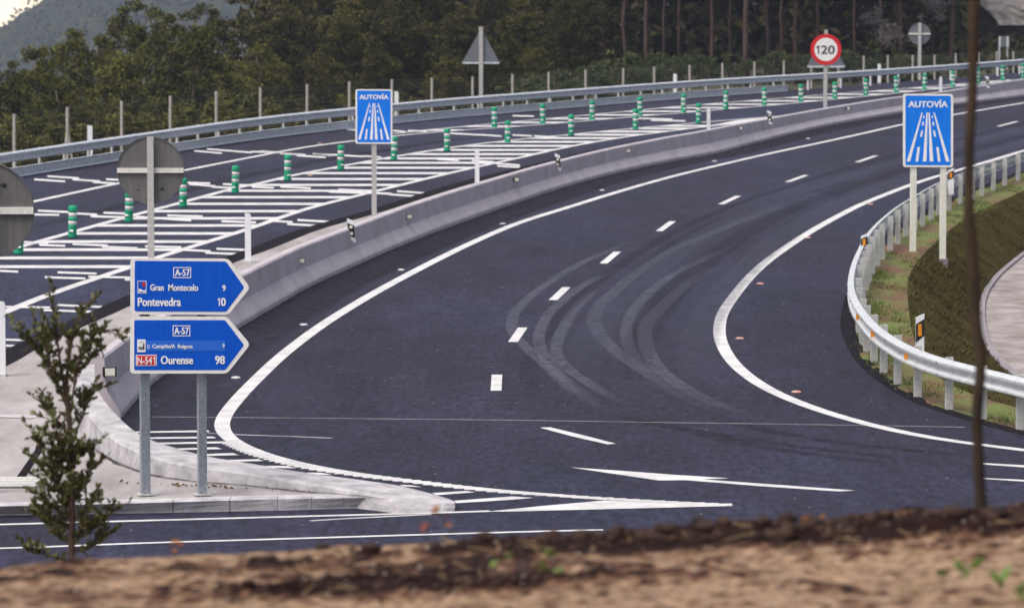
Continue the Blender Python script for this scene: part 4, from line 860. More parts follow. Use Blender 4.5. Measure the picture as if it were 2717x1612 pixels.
mb = MB(); mb.plate(rect_px(bx5(1340, 1230, 1356, 1272), Y0), Y0 - 0.007, Y0 - 0.002); mb.plate(rect_px(bx5(1330, 1243, 1364, 1260), Y0), Y0 - 0.0078, Y0 - 0.003); mb.build('red_cross', M['red'], b1)
mb = MB(); mb.plate(rect_px(bx1(1367, 365, 2112, 461), Y0), Y0 - 0.0065, Y0 - 0.0035); mb.build('name_strip', M['bluestrip'], b2)
mb = MB()
for s_, bx in (('A-57', bx1(1633, 240, 1770, 305)), ('O', bx1(1380, 403, 1402, 440)), ('Campiño/A', bx1(1430, 398, 1642, 446)), ('Reigosa', bx1(1667, 399, 1806, 446)), ('9', bx1(2085, 394, 2106, 430)), ('Ourense', bx1(1507, 507, 1810, 585)), ('98', bx1(2016, 506, 2108, 585))):
    mb = MB(); put_text(mb, s_, bx, Y0 - 0.009, 0.022 if s_ not in ('O', 'Campiño/A', 'Reigosa') else 0.012); mb.build('lettering', M['letter'], b2)
mb = MB(); frame_px(mb, bx1(1620, 222, 1783, 323), 1.9, Y0, Y0 - 0.007, Y0 - 0.002); mb.build('route_frame', M['letter'], b2)
mb = MB(); mb.plate(rect_px(bx1(1274, 497, 1470, 599), Y0), Y0 - 0.0065, Y0 - 0.002); rf = mb.build('national_route_plate', M['letter'], b2)
mb = MB(); mb.plate(rect_px(bx1(1281, 504, 1463, 592), Y0), Y0 - 0.009, Y0 - 0.0068); mb.build('red_face', M['red'], rf)
mb = MB(); put_text(mb, 'N-54', bx1(1286, 516, 1425, 584), Y0 - 0.011, 0.01); put_one(mb, bx1(1434, 516, 1456, 584), Y0 - 0.012); mb.build('route_number', M['letter'], rf)
mb = MB(); mb.plate(rect_px(bx1(1287, 353, 1365, 471), Y0), Y0 - 0.009, Y0 - 0.002); fe = mb.build('factory_plate', M['letter'], b2)
mb = MB(); mb.plate(pxpoly([q1(1298, 448), q1(1354, 448), q1(1354, 388), q1(1343, 388), q1(1341, 424), q1(1328, 415), q1(1328, 426), q1(1313, 416), q1(1313, 426), q1(1298, 417)], Y0), Y0 - 0.012, Y0 - 0.0095)
for a in (1312, 1327): mb.plate(pxpoly([q1(a, 378), q1(a + 14, 372), q1(a + 14, 376), q1(a, 382)], Y0), Y0 - 0.012, Y0 - 0.0095)
mb.build('factory_emblem', M['black'], fe)
mb = MB()
for a in (1302, 1317, 1333): mb.plate(rect_px(bx1(a, 433, a + 7, 440), Y0), Y0 - 0.014, Y0 - 0.0125)
mb.build('factory_window', M['letter'], fe)
# autovia signs
def autovia(x0, y0, x1, y1, Y, posts, label, pm):
    o = thing('motorway_sign', label, 'road sign', (at((x0 + x1)/2, y1, Y).x, Y, gz(Y)))
    U = lambda u, v: (x0 + u*(x1 - x0), y0 + v*(y1 - y0))
    mb = MB(); mb.plate(rounded(pxpoly([U(0, 0), U(1, 0.004), U(1, 1), U(0, 0.996)], Y), 0.06, 4), Y, Y + 0.03); bd = mb.build('board', M['white'], o)
    mb = MB(); mb.plate(rounded(pxpoly([U(.048, .024), U(.955, .028), U(.955, .972), U(.048, .97)], Y), 0.035, 4), Y - 0.003, Y + 0.001); mb.build('blue_face', M['blue2'], bd)
    mb = MB(); put_text(mb, 'AUTOVÍA', (*U(.105, .078), *U(.895, .185)), Y - 0.006, 0.02); mb.build('lettering', M['letter'], bd)
    mb = MB()
    def stripe(ub, vb, ut, vt, wb, wt):
        mb.plate(pxpoly([U(ub - wb, vb), U(ub + wb, vb), U(ut + wt, vt), U(ut - wt, vt)], Y), Y - 0.007, Y - 0.003)
    stripe(.108, .92, .382, .255, .034, .011); stripe(.892, .92, .618, .255, .034, .011); stripe(.432, .92, .480, .255, .036, .012); stripe(.568, .92, .520, .255, .036, .012)
    for sg in (-1, 1):
        for a, b, c, d, w1, w2 in ((.223, .92, .186, .725, .026, .022), (.142, .585, .117, .50, .018, .016), (.105, .43, .098, .38, .016, .013), (.090, .33, .084, .30, .012, .010)):
            stripe(.5 + sg*a, b, .5 + sg*c, d, w1, w2)
    mb.build('road_emblem', M['letter'], bd)
    for pxx, pyb, wd, dzz in posts:
        b = at(pxx, pyb, Y + 0.06); t = at(pxx, y0 + 4, Y + 0.06)
        mb = MB(); mb.box((b.x, Y + 0.07, (b.z + t.z)/2 - 0.15), (wd, wd*0.7, t.z - b.z + 0.3), 0.12); mb.build('post', pm, o)
    return o
YA = gp(993, 588).y
autovia(943, 237, 1041, 382, YA, [(993, 588, 0.115, 0)], 'smaller blue motorway sign on a single post behind the concrete barrier', M['polegrey'])
YB = gp(2422, 668).y
av = autovia(2396, 249, 2529, 444, YB, [(2422, 664, 0.13, 0), (2501, 683, 0.13, 0)], 'larger blue motorway sign on two cream posts on the right verge', M['cream'])
q = at(2501, 700, YB + 0.05); mb = MB(); mb.box((q.x, YB + 0.07, q.z - 0.06), (0.2, 0.2, 0.36), 0.1); mb.build('concrete_foot', M['drain'], av)
# 120 sign
def disc(cx, cy, r, Y, y0, y1, n=40): 
    c = at(cx, cy, Y); R = r*Y/F; mb = MB(); mb.plate([(c.x + R*math.cos(2*math.pi*k/n), c.z + R*math.sin(2*math.pi*k/n)) for k in range(n)], y0, y1); return mb
YS = gp(2190, 304).y
sg = thing('speed_limit_sign', 'round red ringed white speed limit sign reading 120', 'road sign', (at(2190, 300, YS).x, YS, gz(YS)))
dk = disc(2191.6, 131.6, 41, YS, YS, YS + 0.03).build('board', M['red'], sg)
disc(2191.6, 131.6, 30.6, YS, YS - 0.005, YS + 0.001).build('white_face', M['white'], dk)
mb = MB(); put_one(mb, (2166, 121, 2173.5, 144), YS - 0.009); put_text(mb, '20', (2178, 121, 2215, 144), YS - 0.009, 0.008); mb.build('number', M['black'], dk)
b = gp(2190, 304); t = at(2190, 95, YS); mb = MB(); mb.box((b.x, YS + 0.09, (b.z + t.z)/2), (0.14, 0.09, t.z - b.z), 0.1); mb.build('post', M['polegrey'], sg)
# sign backs
def stickers(o, cx, cy, Y, r):
    mb = MB()
    for a, b, w_, h_ in ((-0.36, 0.58, 0.10, 0.03), (0.34, 0.57, 0.13, 0.06), (0.36, 0.52, 0.05, 0.03)):
        mb.plate(rect_px((cx + r*(a - w_/2 + 0.01), cy + r*(b - h_/2), cx + r*(a + w_/2), cy + r*(b + h_/2)), Y), Y - 0.004, Y - 0.001)
    mb.build('sticker', M['black'], o)
def round_back(cx, cy, r, by, pw, name_l, m, cut=False):
    Y = gp(cx, by).y; o = thing('round_sign_back', name_l, 'road sign', (at(cx, by, Y).x, Y, gz(Y)))
    d_ = disc(cx, cy, r, Y, Y, Y + 0.02, 48).build('board', m, o)
    mb = MB(); c = at(cx, cy, Y); R = r*Y/F; n = 48
    mb.add([(c.x + R*s_*math.cos(2*math.pi*k/n), yy, c.z + R*s_*math.sin(2*math.pi*k/n)) for yy, s_ in ((Y - 0.02, 1.0), (Y - 0.02, 0.985), (Y + 0.015, 1.004)) for k in range(n)], [(k, (k + 1) % n, n + (k + 1) % n, n + k) for k in range(n)] + [(k, 2*n + k, 2*n + (k + 1) % n, (k + 1) % n) for k in range(n)]); mb.build('rim', M['signback'], d_)
    h = r*0.072; mb = MB(); mb.plate(rect_px((cx - r*0.99, cy - h, cx + r*0.99, cy + h), Y), Y - 0.05, Y - 0.004); mb.build('crossbar', M['bar'], o)
    if not cut: stickers(d_, cx, cy, Y, r)
    t = at(cx + 0.5, cy - r*1.01, Y); b = at(cx + 0.5, by, Y); mb = MB(); mb.box((t.x, Y - 0.09, (t.z + b.z)/2), (pw, 0.07, t.z - b.z)); mb.build('post', M['polegrey'], o)
    return o
round_back(399.5, 452, 89, 880, 0.115, 'large grey back of a round sign with pale crossbar, above the blue arrow boards', M['signback'])
o = round_back(-38, 558.5, 128.8, 1337, 0.12, 'grey back of a round sign cut off by the left edge of the picture', M['signback'], True)
mb = MB(); YY = gp(-38, 1337).y; mb.plate(rect_px((5, 487, 18, 498), YY), YY - 0.003, YY - 0.001); mb.plate(rect_px((-2, 489, 3, 494), YY), YY - 0.003, YY - 0.001); mb.build('sticker', M['black'], o)
round_back(2439.6, 90, 29, 212, 0.15, 'small grey back of a round sign with crossbar beyond the far guardrail at right', M['signbackblue'])
def tri_back(cx, ay, by_, hw, base, pw, lab):
    Y = gp(cx, base).y; o = thing('triangular_sign_back', lab, 'road sign', (at(cx, base, Y).x, Y, gz(Y)))
    mb = MB(); mb.plate(rounded(pxpoly([(cx - hw, by_), (cx + hw, by_), (cx, ay)], Y), 0.10, 4), Y, Y + 0.02); bd = mb.build('board', M['signbackblue'], o)
    mb = MB(); mb.plate(rect_px((cx - hw*0.93, by_ - 5, cx + hw*0.93, by_ - 0.5), Y), Y - 0.02, Y - 0.002); mb.build('flange', M['galv'], bd)
    t = at(cx, ay - 2, Y); b = at(cx, base, Y); mb = MB(); mb.box((t.x, Y - 0.07, (t.z + b.z)/2), (pw, 0.07, t.z - b.z), 0.1); mb.build('post', M['polegrey'], o)
    mb = MB(); mb.box((t.x, Y - 0.07, t.z + 0.02), (pw*1.25, 0.09, 0.04)); mb.build('cap', M['polegrey'], o)
tri_back(1276, 76, 170, 52, 296, 0.155, 'grey back of a triangular sign on a tall pole beyond the far guardrail')
tri_back(2191.6, 83.5, 180, 53, 232, 0.15, 'grey back of a triangular sign mostly hidden behind the round red sign')
Yf = 222.0; pf = at(2663, 175, Yf); o = thing('panel_sign', 'small bluish panel sign on two pale legs far off at the upper right', 'road sign', pf)
mb = MB(); mb.plate(rect_px((2650, 97, 2677, 124), Yf), Yf, Yf + 0.03); mb.build('board', M['signbackblue'], o)
for x in (2652.5, 2673.5):
    a, b = at(x, 97, Yf), at(x, 185, Yf); mb = MB(); mb.box((a.x, Yf - 0.04, (a.z + at(x, 126, Yf).z)/2), (0.13, 0.05, a.z - at(x, 126, Yf).z)); mb.box((a.x, Yf + 0.1, (a.z + b.z)/2), (0.09, 0.06, a.z - b.z)); mb.build('leg', M['galv'], o)
# ================================================================== TREES
def crown_mesh(seed, n_cl, per, rx, ry, z0, z1, leaf, cl_r, shape=1.0, up=0.0):
    r_ = random.Random(seed); vs = []; fs = []
    for c in range(n_cl):
        while True:
            t = r_.random(); a = r_.uniform(0, 6.283); q = math.sqrt(r_.random())
            prof = math.sin(math.pi*(0.10 + 0.86*t))**shape
            if r_.random() < prof + 0.05: break
        cx, cy, cz = rx*prof*q*math.cos(a), ry*prof*q*math.sin(a), z0 + (z1 - z0)*t
        cr = cl_r*r_.uniform(0.6, 1.3); sq = r_.uniform(0.5, 0.9)
        for k in range(per):
            d = Vector((r_.gauss(0, 1), r_.gauss(0, 1), r_.gauss(0, 1))); d.normalize(); d *= cr*(r_.random()**0.45)
            p = Vector((cx + d.x, cy + d.y, cz + d.z*sq))
            u = Vector((r_.gauss(0, 1), r_.gauss(0, 1), r_.gauss(0, 0.7) - up)).normalized(); v = u.cross(Vector((r_.gauss(0, 1), r_.gauss(0, 1), r_.gauss(0, 1)))).normalized()
            s_ = leaf*r_.uniform(0.6, 1.35); w_ = s_*r_.uniform(0.35, 0.6); b = len(vs)
            vs += [p - u*s_, p + v*w_ - u*s_*0.1, p + u*s_, p - v*w_ - u*s_*0.1]; fs.append((b, b + 1, b + 2, b + 3))
    mb = MB(); mb.v = vs; mb.f = fs; mb.mi = [0]*len(fs); return mb
def trunk_mesh(seed, h, r0, lean, nbr, bl, n=7, start=0.35, wob=0.12):
    r_ = random.Random(seed); mb = MB(); pts = []; x = y = 0
    for i in range(9):
        t = i/8; pts.append(Vector((lean*t*h + wob*r_.gauss(0, 1)*(1 if i else 0), wob*r_.gauss(0, 1)*(1 if i else 0), t*h)))
    mb.tube(pts, [r0*(1 - 0.8*i/8) + 0.015 for i in range(9)], n)
    for k in range(nbr):
        i = min(7, max(1, int(8*(start + (0.95 - start)*k/max(1, nbr))))); p = pts[i]; a = r_.uniform(0, 6.28); l = bl*r_.uniform(0.6, 1.2)
        e = p + Vector((math.cos(a)*l, math.sin(a)*l, l*r_.uniform(0.3, 1.0))); m_ = p.lerp(e, 0.5) + Vector((0, 0, -0.08*l)); rr = r0*(1 - 0.8*i/8)*0.5 + 0.012
        mb.tube([p, m_, e], [rr, rr*0.7, rr*0.25], 5)
    return mb
protos = {}
def tree_proto(key, name, crown, trunk, lm, tm):
    o = thing(name, 'x', 'tree', (0, 0, 0)); trunk.build('trunk', tm, o, smooth=True, local=True); crown.build('crown', lm, o, local=True); remember(o); protos.setdefault(key, []).append([o, False])
for s_ in range(4): tree_proto('euc', 'eucalyptus_tree', crown_mesh(20 + s_, 130, 130, 2.7, 2.4, 1.2, 9.4, 0.105, 0.55, 0.75, 0.25), trunk_mesh(40 + s_, 8.6, 0.16, 0.02*(s_ - 1.5), 9, 2.0), M['leaf_a'], M['bark'])
for s_ in range(4): tree_proto('broad', 'broadleaf_tree', crown_mesh(60 + s_, 170, 130, 3.2, 2.8, 0.7, 11, 0.11, 0.62, 0.6, 0.1), trunk_mesh(80 + s_, 10, 0.17, 0.02*(s_ - 1.5), 10, 2.0), M['leaf_b'], M['pinebark'])
for s_ in range(5): tree_proto('pine', 'pine_tree', crown_mesh(100 + s_, 50, 110, 2.2, 2.2, 7.0, 16, 0.13, 0.7, 0.8), trunk_mesh(120 + s_, 15.5, (0.11, 0.16, 0.09, 0.14, 0.10)[s_], (0.012, -0.015, 0.02, -0.004, 0.03)[s_], 9, 1.4, start=0.45, wob=0.06), M['leaf_c'], M['pinebark'])
for s_ in range(4): tree_proto('bush', 'bush', crown_mesh(140 + s_, 48, 130, 1.7, 1.5, 0.1, 2.3, 0.075, 0.38, 0.35), trunk_mesh(160 + s_, 1.8, 0.05, 0, 6, 0.7, start=0.1), M['leaf_u'], M['bark'])
for s_ in range(2): tree_proto('bush2', 'bush', crown_mesh(180 + s_, 48, 130, 1.9, 1.5, 0.1, 2.8, 0.085, 0.42, 0.35, 0.1), trunk_mesh(190 + s_, 2.2, 0.05, 0, 6, 0.8, start=0.1), M['leaf_a'], M['bark'])
rt = random.Random(21); placed = {}
def plant(key, x, Y, s_, dz=0.0, cat='tree', sz=None):
    lst = protos[key]; e = lst[rt.randrange(len(lst))]
    unused = [q for q in lst if not q[1]]
    if unused: e = unused[0]
    o = e[0] if not e[1] else copy_tree(e[0]); e[1] = True
    X = at(x, 100, Y).x; o.location = (X, Y, max(ground_z(X, Y), -50) + dz); o.scale = (s_, s_, sz or s_); o.rotation_euler = (0, 0, rt.uniform(0, 6.28) if key != 'pine' else rt.uniform(-.6, .6))
    placed.setdefault(key, []).append((x, o)); return o
# left: pale eucalyptus stepping up the valley side
for x, Y, topy, kx in ((-60, 178, 190, 1), (20, 182, 165, 1), (90, 190, 110, 1), (150, 176, 190, 1), (190, 200, 55, 1), (260, 196, 75, 1), (320, 186, 130, 1), (370, 212, -10, 1), (450, 205, 15, 1), (515, 192, 60, 1), (535, 222, 0, 1), (600, 200, 140, 1), (690, 205, 105, 1), (130, 168, 290, .8), (420, 172, 250, .8), (300, 166, 300, .7)):
    X = at(x, 100, Y).x; g = ground_z(X, Y); h = at(x, topy, Y).z - g; plant('euc', x, Y, h/9.8*kx, sz=h/9.8)
for x, Y, topy in ((690, 222, -60), (760, 214, 10), (830, 226, -90), (905, 212, 30), (985, 222, -60), (1060, 214, -20), (1140, 226, -110), (1215, 212, 20), (1295, 224, -60), (1370, 214, 20), (1450, 226, -120), (1530, 216, -40), (1610, 228, -90), (640, 208, 160), (1010, 204, 120), (1180, 203, 140), (860, 202, 130), (1420, 208, 120)):
    X = at(x, 100, Y).x; g = ground_z(X, Y); h = at(x, topy, Y).z - g; plant('broad', x, Y, h/11.4, sz=h/11.4)
for x, Y in ((1655, 226), (1720, 238), (1800, 232), (1890, 226), (1935, 236), (1985, 222), (2030, 230), (2070, 245), (2115, 226), (2170, 238), (2265, 226), (2335, 248), (2390, 228), (2530, 230), (1600, 240), (1760, 250)):
    plant('pine', x, Y, rt.uniform(0.85, 1.15))
for x, Y, s_ in ((1480, 199, 1.0), (1560, 203, .9), (1640, 206, 1.1), (1710, 208, .8), (1770, 210, .9), (1850, 212, .8), (1950, 213, .75), (2050, 214, .8), (2130, 216, .7), (2230, 216, .8), (2310, 217, .85), (2400, 218, .7), (2480, 219, .7), (2580, 220, .7), (2690, 222, .7), (1380, 196, 1.0), (1270, 192, .9), (1120, 186, .9), (2760, 222, .7)):
    plant('bush', x, Y, s_, dz=0.4)
for x, Y, s_ in ((-40, 150, 1.2), (60, 152, 1.2), (170, 154, 1.1), (260, 156, 1.3), (370, 158, 1.2), (470, 160, 1.1), (560, 165, 1.2), (660, 168, 1.2), (760, 174, 1.1), (860, 178, 1.0), (960, 182, 1.1), (1050, 184, 1.0)):
    plant('bush2', x, Y, s_, dz=2.2 if x < 700 else 1.2)
desc = {'euc': ('olive green eucalyptus with pale shoots beyond the fence, %s from the left', 'eucalyptus trees at the left'), 'broad': ('dark dense broadleaf tree in the middle of the wood, %s from the left', 'dark trees in the middle of the wood'), 'pine': ('tall slim pine with bare reddish trunk at the right, %s from the left', 'pines at the right'),
        'bush': ('green bush under the trees along the fence, %s from the left', 'green bushes along the fence'), 'bush2': ('olive bush on the bank below the eucalyptus, %s from the left', 'olive bushes on the bank')}
for key, lst in placed.items():
    for k, (x, o) in enumerate(sorted(lst, key=lambda q: q[0])):
        tag(o, desc[key][0] % nth(k), 'bush' if key.startswith('bush') else 'tree', desc[key][1])
# deep wood behind, read as one mass
rw = random.Random(33); vs = []; fs = []
for _ in range(52000):
    x = rw.uniform(640, 2790); Y = rw.uniform(252, 285); X = at(x, 100, Y).x; p = Vector((X, Y, ground_z(X, min(Y, 262)) + rw.uniform(-1, 17)))
    u = Vector((rw.gauss(0, 1), rw.gauss(0, 1), rw.gauss(0, 1))).normalized(); v = u.cross(Vector((rw.gauss(0, 1), rw.gauss(0, 1), rw.gauss(0, 1)))).normalized(); s_ = rw.uniform(0.25, 0.6); b = len(vs)
    if x > 2570 and px(p)[1] < 95: continue
    if x < 760 and rw.random() < 0.9*(760 - x)/120: continue
    vs += [p - u*s_, p + v*s_*0.5, p + u*s_, p - v*s_*0.5]; fs.append((b, b + 1, b + 2, b + 3))
mb = MB(); mb.v = vs; mb.f = fs; mb.mi = [0]*len(fs); tag(mb.build('woodland', M['leaf_c']), 'dark mass of woodland filling in behind the pines', 'woodland', kind='stuff')
# distant wooded hill
hp = [(-400, 75), (-100, 95), (0, 74), (30, 60), (60, 38), (110, 2), (200, -55), (400, -120), (700, -170), (1200, -180), (2000, -190), (4000, -200)]
def hill_top(x): return cross_x([(b, a) for a, b in hp], x)
mb = MB(); vs = []; cols = [-400 + 14*i for i in range(250)]; rows = 26
for j in range(rows):
    t = j/(rows - 1); Y = 1300 + 700*t
    for i, x in enumerate(cols):
        X = at(x, 100, Y).x; zt = at(x, hill_top(x), 2000).z; z = -60 + (zt + 60)*(t**0.8)
        z += 2.2*noise.noise(Vector((X*0.09, Y*0.03, 0))) + 2.0*noise.noise(Vector((X*0.25, Y*0.08, 5)))
        vs.append(Vector((X, Y, z)))
n = len(cols); mb.add(vs, [(j*n + i, j*n + i + 1, (j + 1)*n + i + 1, (j + 1)*n + i) for j in range(rows - 1) for i in range(n - 1)])
hv = list(vs); tag(mb.build('hills', M['hill'], smooth=True), kind='structure')
vs = []; fs = []
for _ in range(22000):
    q = hv[rw.randrange(len(hv))]; p = q + Vector((rw.uniform(-3, 3), rw.uniform(-14, 14), rw.uniform(-1, 4)))
    u = Vector((rw.gauss(0, 1), rw.gauss(0, 1), rw.gauss(0, 1))).normalized(); v = u.cross(Vector((rw.gauss(0, 1), rw.gauss(0, 1), rw.gauss(0, 1)))).normalized(); s_ = rw.uniform(1.0, 2.2); b = len(vs)
    vs += [p - u*s_, p + v*s_*0.6, p + u*s_, p - v*s_*0.6]; fs.append((b, b + 1, b + 2, b + 3))
mb = MB(); mb.v = vs; mb.f = fs; mb.mi = [0]*len(fs); tag(mb.build('hillside_forest', M['leaf_b']), 'hazy blue grey forest covering the distant hillside at upper left', 'forest', kind='stuff')
# rock face, upper right
mb = MB(); vs = []; nx, ny = 40, 26
for j in range(ny):
    for i in range(nx):
        x = 2560 + 320*i/(nx - 1); y = 120 - 330*j/(ny - 1); Y = 262 + 16*(j/(ny - 1)) - 8*(i/(nx - 1)); p = at(x + (46 - 110*(j/(ny - 1)))*0 + 30*math.sin(j*0.5), y, Y)
        d = 0.7*noise.noise(Vector((p.x*0.5, 0, p.z*0.5))) + 0.4*noise.noise(Vector((p.x*1.6, 4, p.z*1.6)))
        if i < 8: p.y += (8 - i)*0.8 + 2
        if j < 4: p.y += (4 - j)*1.5
        vs.append(p + Vector((0, d*1.6, 0)))
mb.add(vs, [(j*nx + i, j*nx + i + 1, (j + 1)*nx + i + 1, (j + 1)*nx + i) for j in range(ny - 1) for i in range(nx - 1)])
tag(mb.build('rock_face', M['rock']), 'pale grey rock slope above the road at the upper right corner', 'rock')
# ================================================================== FOREGROUND PLANTS
# sapling stem
YT_ = 12.97; stem = [(2604, 1352), (2600, 1300), (2596, 1210), (2592, 1100), (2600, 1010), (2602, 930), (2590, 860), (2585, 760), (2580, 660), (2570, 560), (2572, 470), (2572, 380), (2580, 250), (2582, 140), (2585, 0), (2590, -200), (2588, -420)]
P = [at(x, y, YT_) for x, y in stem]; P = spline([P[0] + Vector((0, 0, -0.1))] + P, 0.08)
sap = thing('sapling', 'young tree with a thin dark bare stem planted in the foreground soil at right', 'tree', P[0])
rr = random.Random(9); mb = MB(); mb.tube(P, [0.0200 - 0.004*i/len(P) + rr.uniform(-.0008, .0008) + (0.008 if i < 2 else 0) for i in range(len(P))], 12); mb.build('stem', M['sapbark'], sap, smooth=True)
tp = P[-1]; mb = MB(); br = []
for k in range(10):
    a = rr.uniform(0, 6.28); e = tp + Vector((math.cos(a)*rr.uniform(.2, .55), math.sin(a)*rr.uniform(.2, .55), rr.uniform(0.1, 0.9))); mb.tube([tp + Vector((0, 0, -0.02)), tp.lerp(e, .5) + Vector((0, 0, .05)), e], [0.011, 0.008, 0.003], 6); br.append(e)
mb.build('branches', M['sapbark'], sap)
vs = []; fs = []
for e in br:
    for k in range(60):
        p = tp.lerp(e, rr.uniform(.3, 1.1)) + Vector((rr.gauss(0, .07), rr.gauss(0, .07), rr.gauss(0, .07))); u = Vector((rr.gauss(0, 1), rr.gauss(0, 1), rr.gauss(0, 1))).normalized()*0.035; v = u.cross(Vector((rr.gauss(0, 1), rr.gauss(0, 1), rr.gauss(0, 1)))).normalized()*0.014; b = len(vs)
        vs += [p - u, p + v, p + u, p - v]; fs.append((b, b + 1, b + 2, b + 3))
mb = MB(); mb.v = [Vector(q) for q in vs]; mb.f = fs; mb.mi = [0]*len(fs); mb.build('leaves', M['leaf_s'], sap)
# leafy shrub at left
YSH = 23.0
D = lambda x, y: (x*1.0863, y*1.0863)
limbs = [([(172, 1436), (172, 1420), (175, 1330), (176, 1200), (172, 1080), (166, 985)], 0.016, 0.011, 34), ([(166, 985), (164, 930), (170, 880), (178, 830), (190, 790), (208, 735)], 0.011, 0.003, 44), ([(168, 1000), (150, 960), (130, 920), (110, 880), (85, 850), (65, 855)], 0.009, 0.003, 40), ([(160, 970), (150, 900), (140, 840), (135, 780), (130, 730), (124, 685)], 0.007, 0.002, 34),
         ([(110, 880), (90, 840), (60, 815), (40, 800)], 0.005, 0.002, 20), ([(170, 900), (200, 860), (225, 830), (250, 800), (272, 815)], 0.006, 0.002, 34), ([(172, 930), (205, 890), (235, 850), (250, 830)], 0.005, 0.002, 26), ([(174, 1060), (140, 1030), (115, 1000), (100, 985)], 0.006, 0.002, 30), ([(174, 1080), (195, 1030), (215, 980), (240, 940)], 0.006, 0.002, 34), ([(175, 1120), (135, 1110), (105, 1080), (88, 1060)], 0.006, 0.002, 34), ([(176, 1130), (210, 1100), (235, 1070)], 0.006, 0.002, 34),
         ([(176, 1200), (140, 1180), (105, 1150), (90, 1140)], 0.006, 0.002, 34), ([(176, 1210), (200, 1180), (220, 1145), (228, 1135)], 0.005, 0.002, 26), ([(176, 1260), (140, 1240), (110, 1210), (92, 1190)], 0.006, 0.002, 34), ([(176, 1280), (205, 1250), (230, 1220), (236, 1205)], 0.004, 0.002, 14), ([(176, 1320), (215, 1300), (250, 1270), (282, 1240)], 0.006, 0.002, 34), ([(176, 1330), (140, 1300), (105, 1280), (90, 1250)], 0.006, 0.002, 34), ([(175, 1350), (220, 1335), (250, 1310), (262, 1290)], 0.006, 0.002, 34), ([(174, 1370), (130, 1355), (95, 1345), (78, 1335)], 0.005, 0.002, 30), ([(170, 1020), (180, 960), (190, 900), (200, 860), (215, 800)], 0.006, 0.002, 32), ([(168, 990), (130, 900), (115, 830), (120, 790)], 0.005, 0.002, 28),
         ([(176, 1160), (160, 1110), (150, 1060)], 0.004, 0.002, 26), ([(176, 1240), (195, 1200), (200, 1150)], 0.004, 0.002, 26), ([(176, 1300), (155, 1260), (150, 1200)], 0.004, 0.002, 26)]
rz_ = random.Random(5)
for _ in range(9):
    y0_ = rz_.uniform(1080, 1370); sd_ = rz_.choice((-1, 1)); e_ = rz_.uniform(28, 92) if y0_ > 1150 else rz_.uniform(25, 65); up_ = rz_.uniform(25, 75)
    limbs.append(([(175, y0_), (175 + sd_*e_*.45, y0_ - up_*.35), (175 + sd_*e_*.8, y0_ - up_*.7), (175 + sd_*e_, y0_ - up_)], 0.004, 0.0015, 26))
rs = random.Random(17); base = at(*D(172, 1436), YSH); KS = 23/17
sh = thing('shrub', 'bushy young shrub with small dark leaves, some reddish, at lower left foreground', 'shrub', base)
mb = MB(); lv = []
for li, (pts, r0, r1, nl) in enumerate(limbs):
    dy = 0 if li == 0 else rs.uniform(-0.16, 0.16); q = [at(*D(x, y), YSH) for x, y in pts]
    q = [p + Vector((0, dy*(k/(len(q) - 1)), 0)) for k, p in enumerate(q)]; q = spline(q, 0.02)
    mb.tube(q, [KS*(r0 + (r1 - r0)*k/(len(q) - 1)) for k in range(len(q))], 6)
    tw = []
    for k in range(max(3, int(nl/5))):
        t = rs.uniform(0.3, 0.95); i = min(len(q) - 2, int(t*(len(q) - 1))); d_ = (q[i + 1] - q[i]).normalized()
        if li == 0 and t < 0.5: continue
        e = (d_*0.8 + Vector((rs.gauss(0, .6), rs.gauss(0, .6), rs.uniform(0.1, .6)))).normalized()*KS*rs.uniform(0.06, 0.15); w_ = [q[i], q[i] + e*0.5 + Vector((0, 0, 0.006)), q[i] + e]
        mb.tube(w_, [0.004, 0.0027, 0.0014], 4); tw.append(w_)
    for w_ in tw:
        for k in range(rs.randint(10, 16)):
            t = rs.uniform(0.2, 1); p = w_[0].lerp(w_[2], t); d_ = (w_[2] - w_[0]).normalized(); u = (d_*0.8 + Vector((rs.gauss(0, .7), rs.gauss(0, .7), rs.gauss(0, .4) + .25))).normalized(); l = KS*rs.uniform(0.022, 0.042)
            v = u.cross(Vector((rs.gauss(0, 1), rs.gauss(0, 1), rs.gauss(0, 1)))).normalized()*l*rs.uniform(.18, .28); lv.append((p, u*l, v, u.cross(v).normalized()*l*0.08))
    for k in range(int(nl*1.5)):
        t = rs.uniform(0.55 if li == 0 else 0.12, 1.0); i = min(len(q) - 2, int(t*(len(q) - 1))); d_ = (q[i + 1] - q[i]).normalized()
        p = q[i]; sd_ = Vector((rs.gauss(0, 1), rs.gauss(0, 1), rs.gauss(0, .5))).normalized(); u = (d_*0.75 + sd_*1.0 + Vector((0, 0, 0.3))).normalized(); l = KS*rs.uniform(0.024, 0.046)
        v = u.cross(Vector((rs.gauss(0, 1), rs.gauss(0, 1), rs.gauss(0, 1)))).normalized()*l*rs.uniform(.17, .26); nn = u.cross(v).normalized()*l*0.08
        lv.append((p, u*l, v, nn))
mb.build('branches', M['twig'], sh)
vs = []; fs = []
for p, u, v, nn in lv:
    b = len(vs); vs += [p, p + u*0.35 + v, p + u*0.75 + v*0.75, p + u, p + u*0.75 - v*0.75, p + u*0.35 - v, p + u*0.5 + nn]
    fs += [(b, b + 6, b + 1), (b + 1, b + 6, b + 2), (b + 2, b + 6, b + 3), (b + 3, b + 6, b + 4), (b + 4, b + 6, b + 5), (b + 5, b + 6, b)]
mb = MB(); mb.v = vs; mb.f = fs; mb.mi = [0]*len(fs); mb.build('leaves', M['leaf_s'], sh)
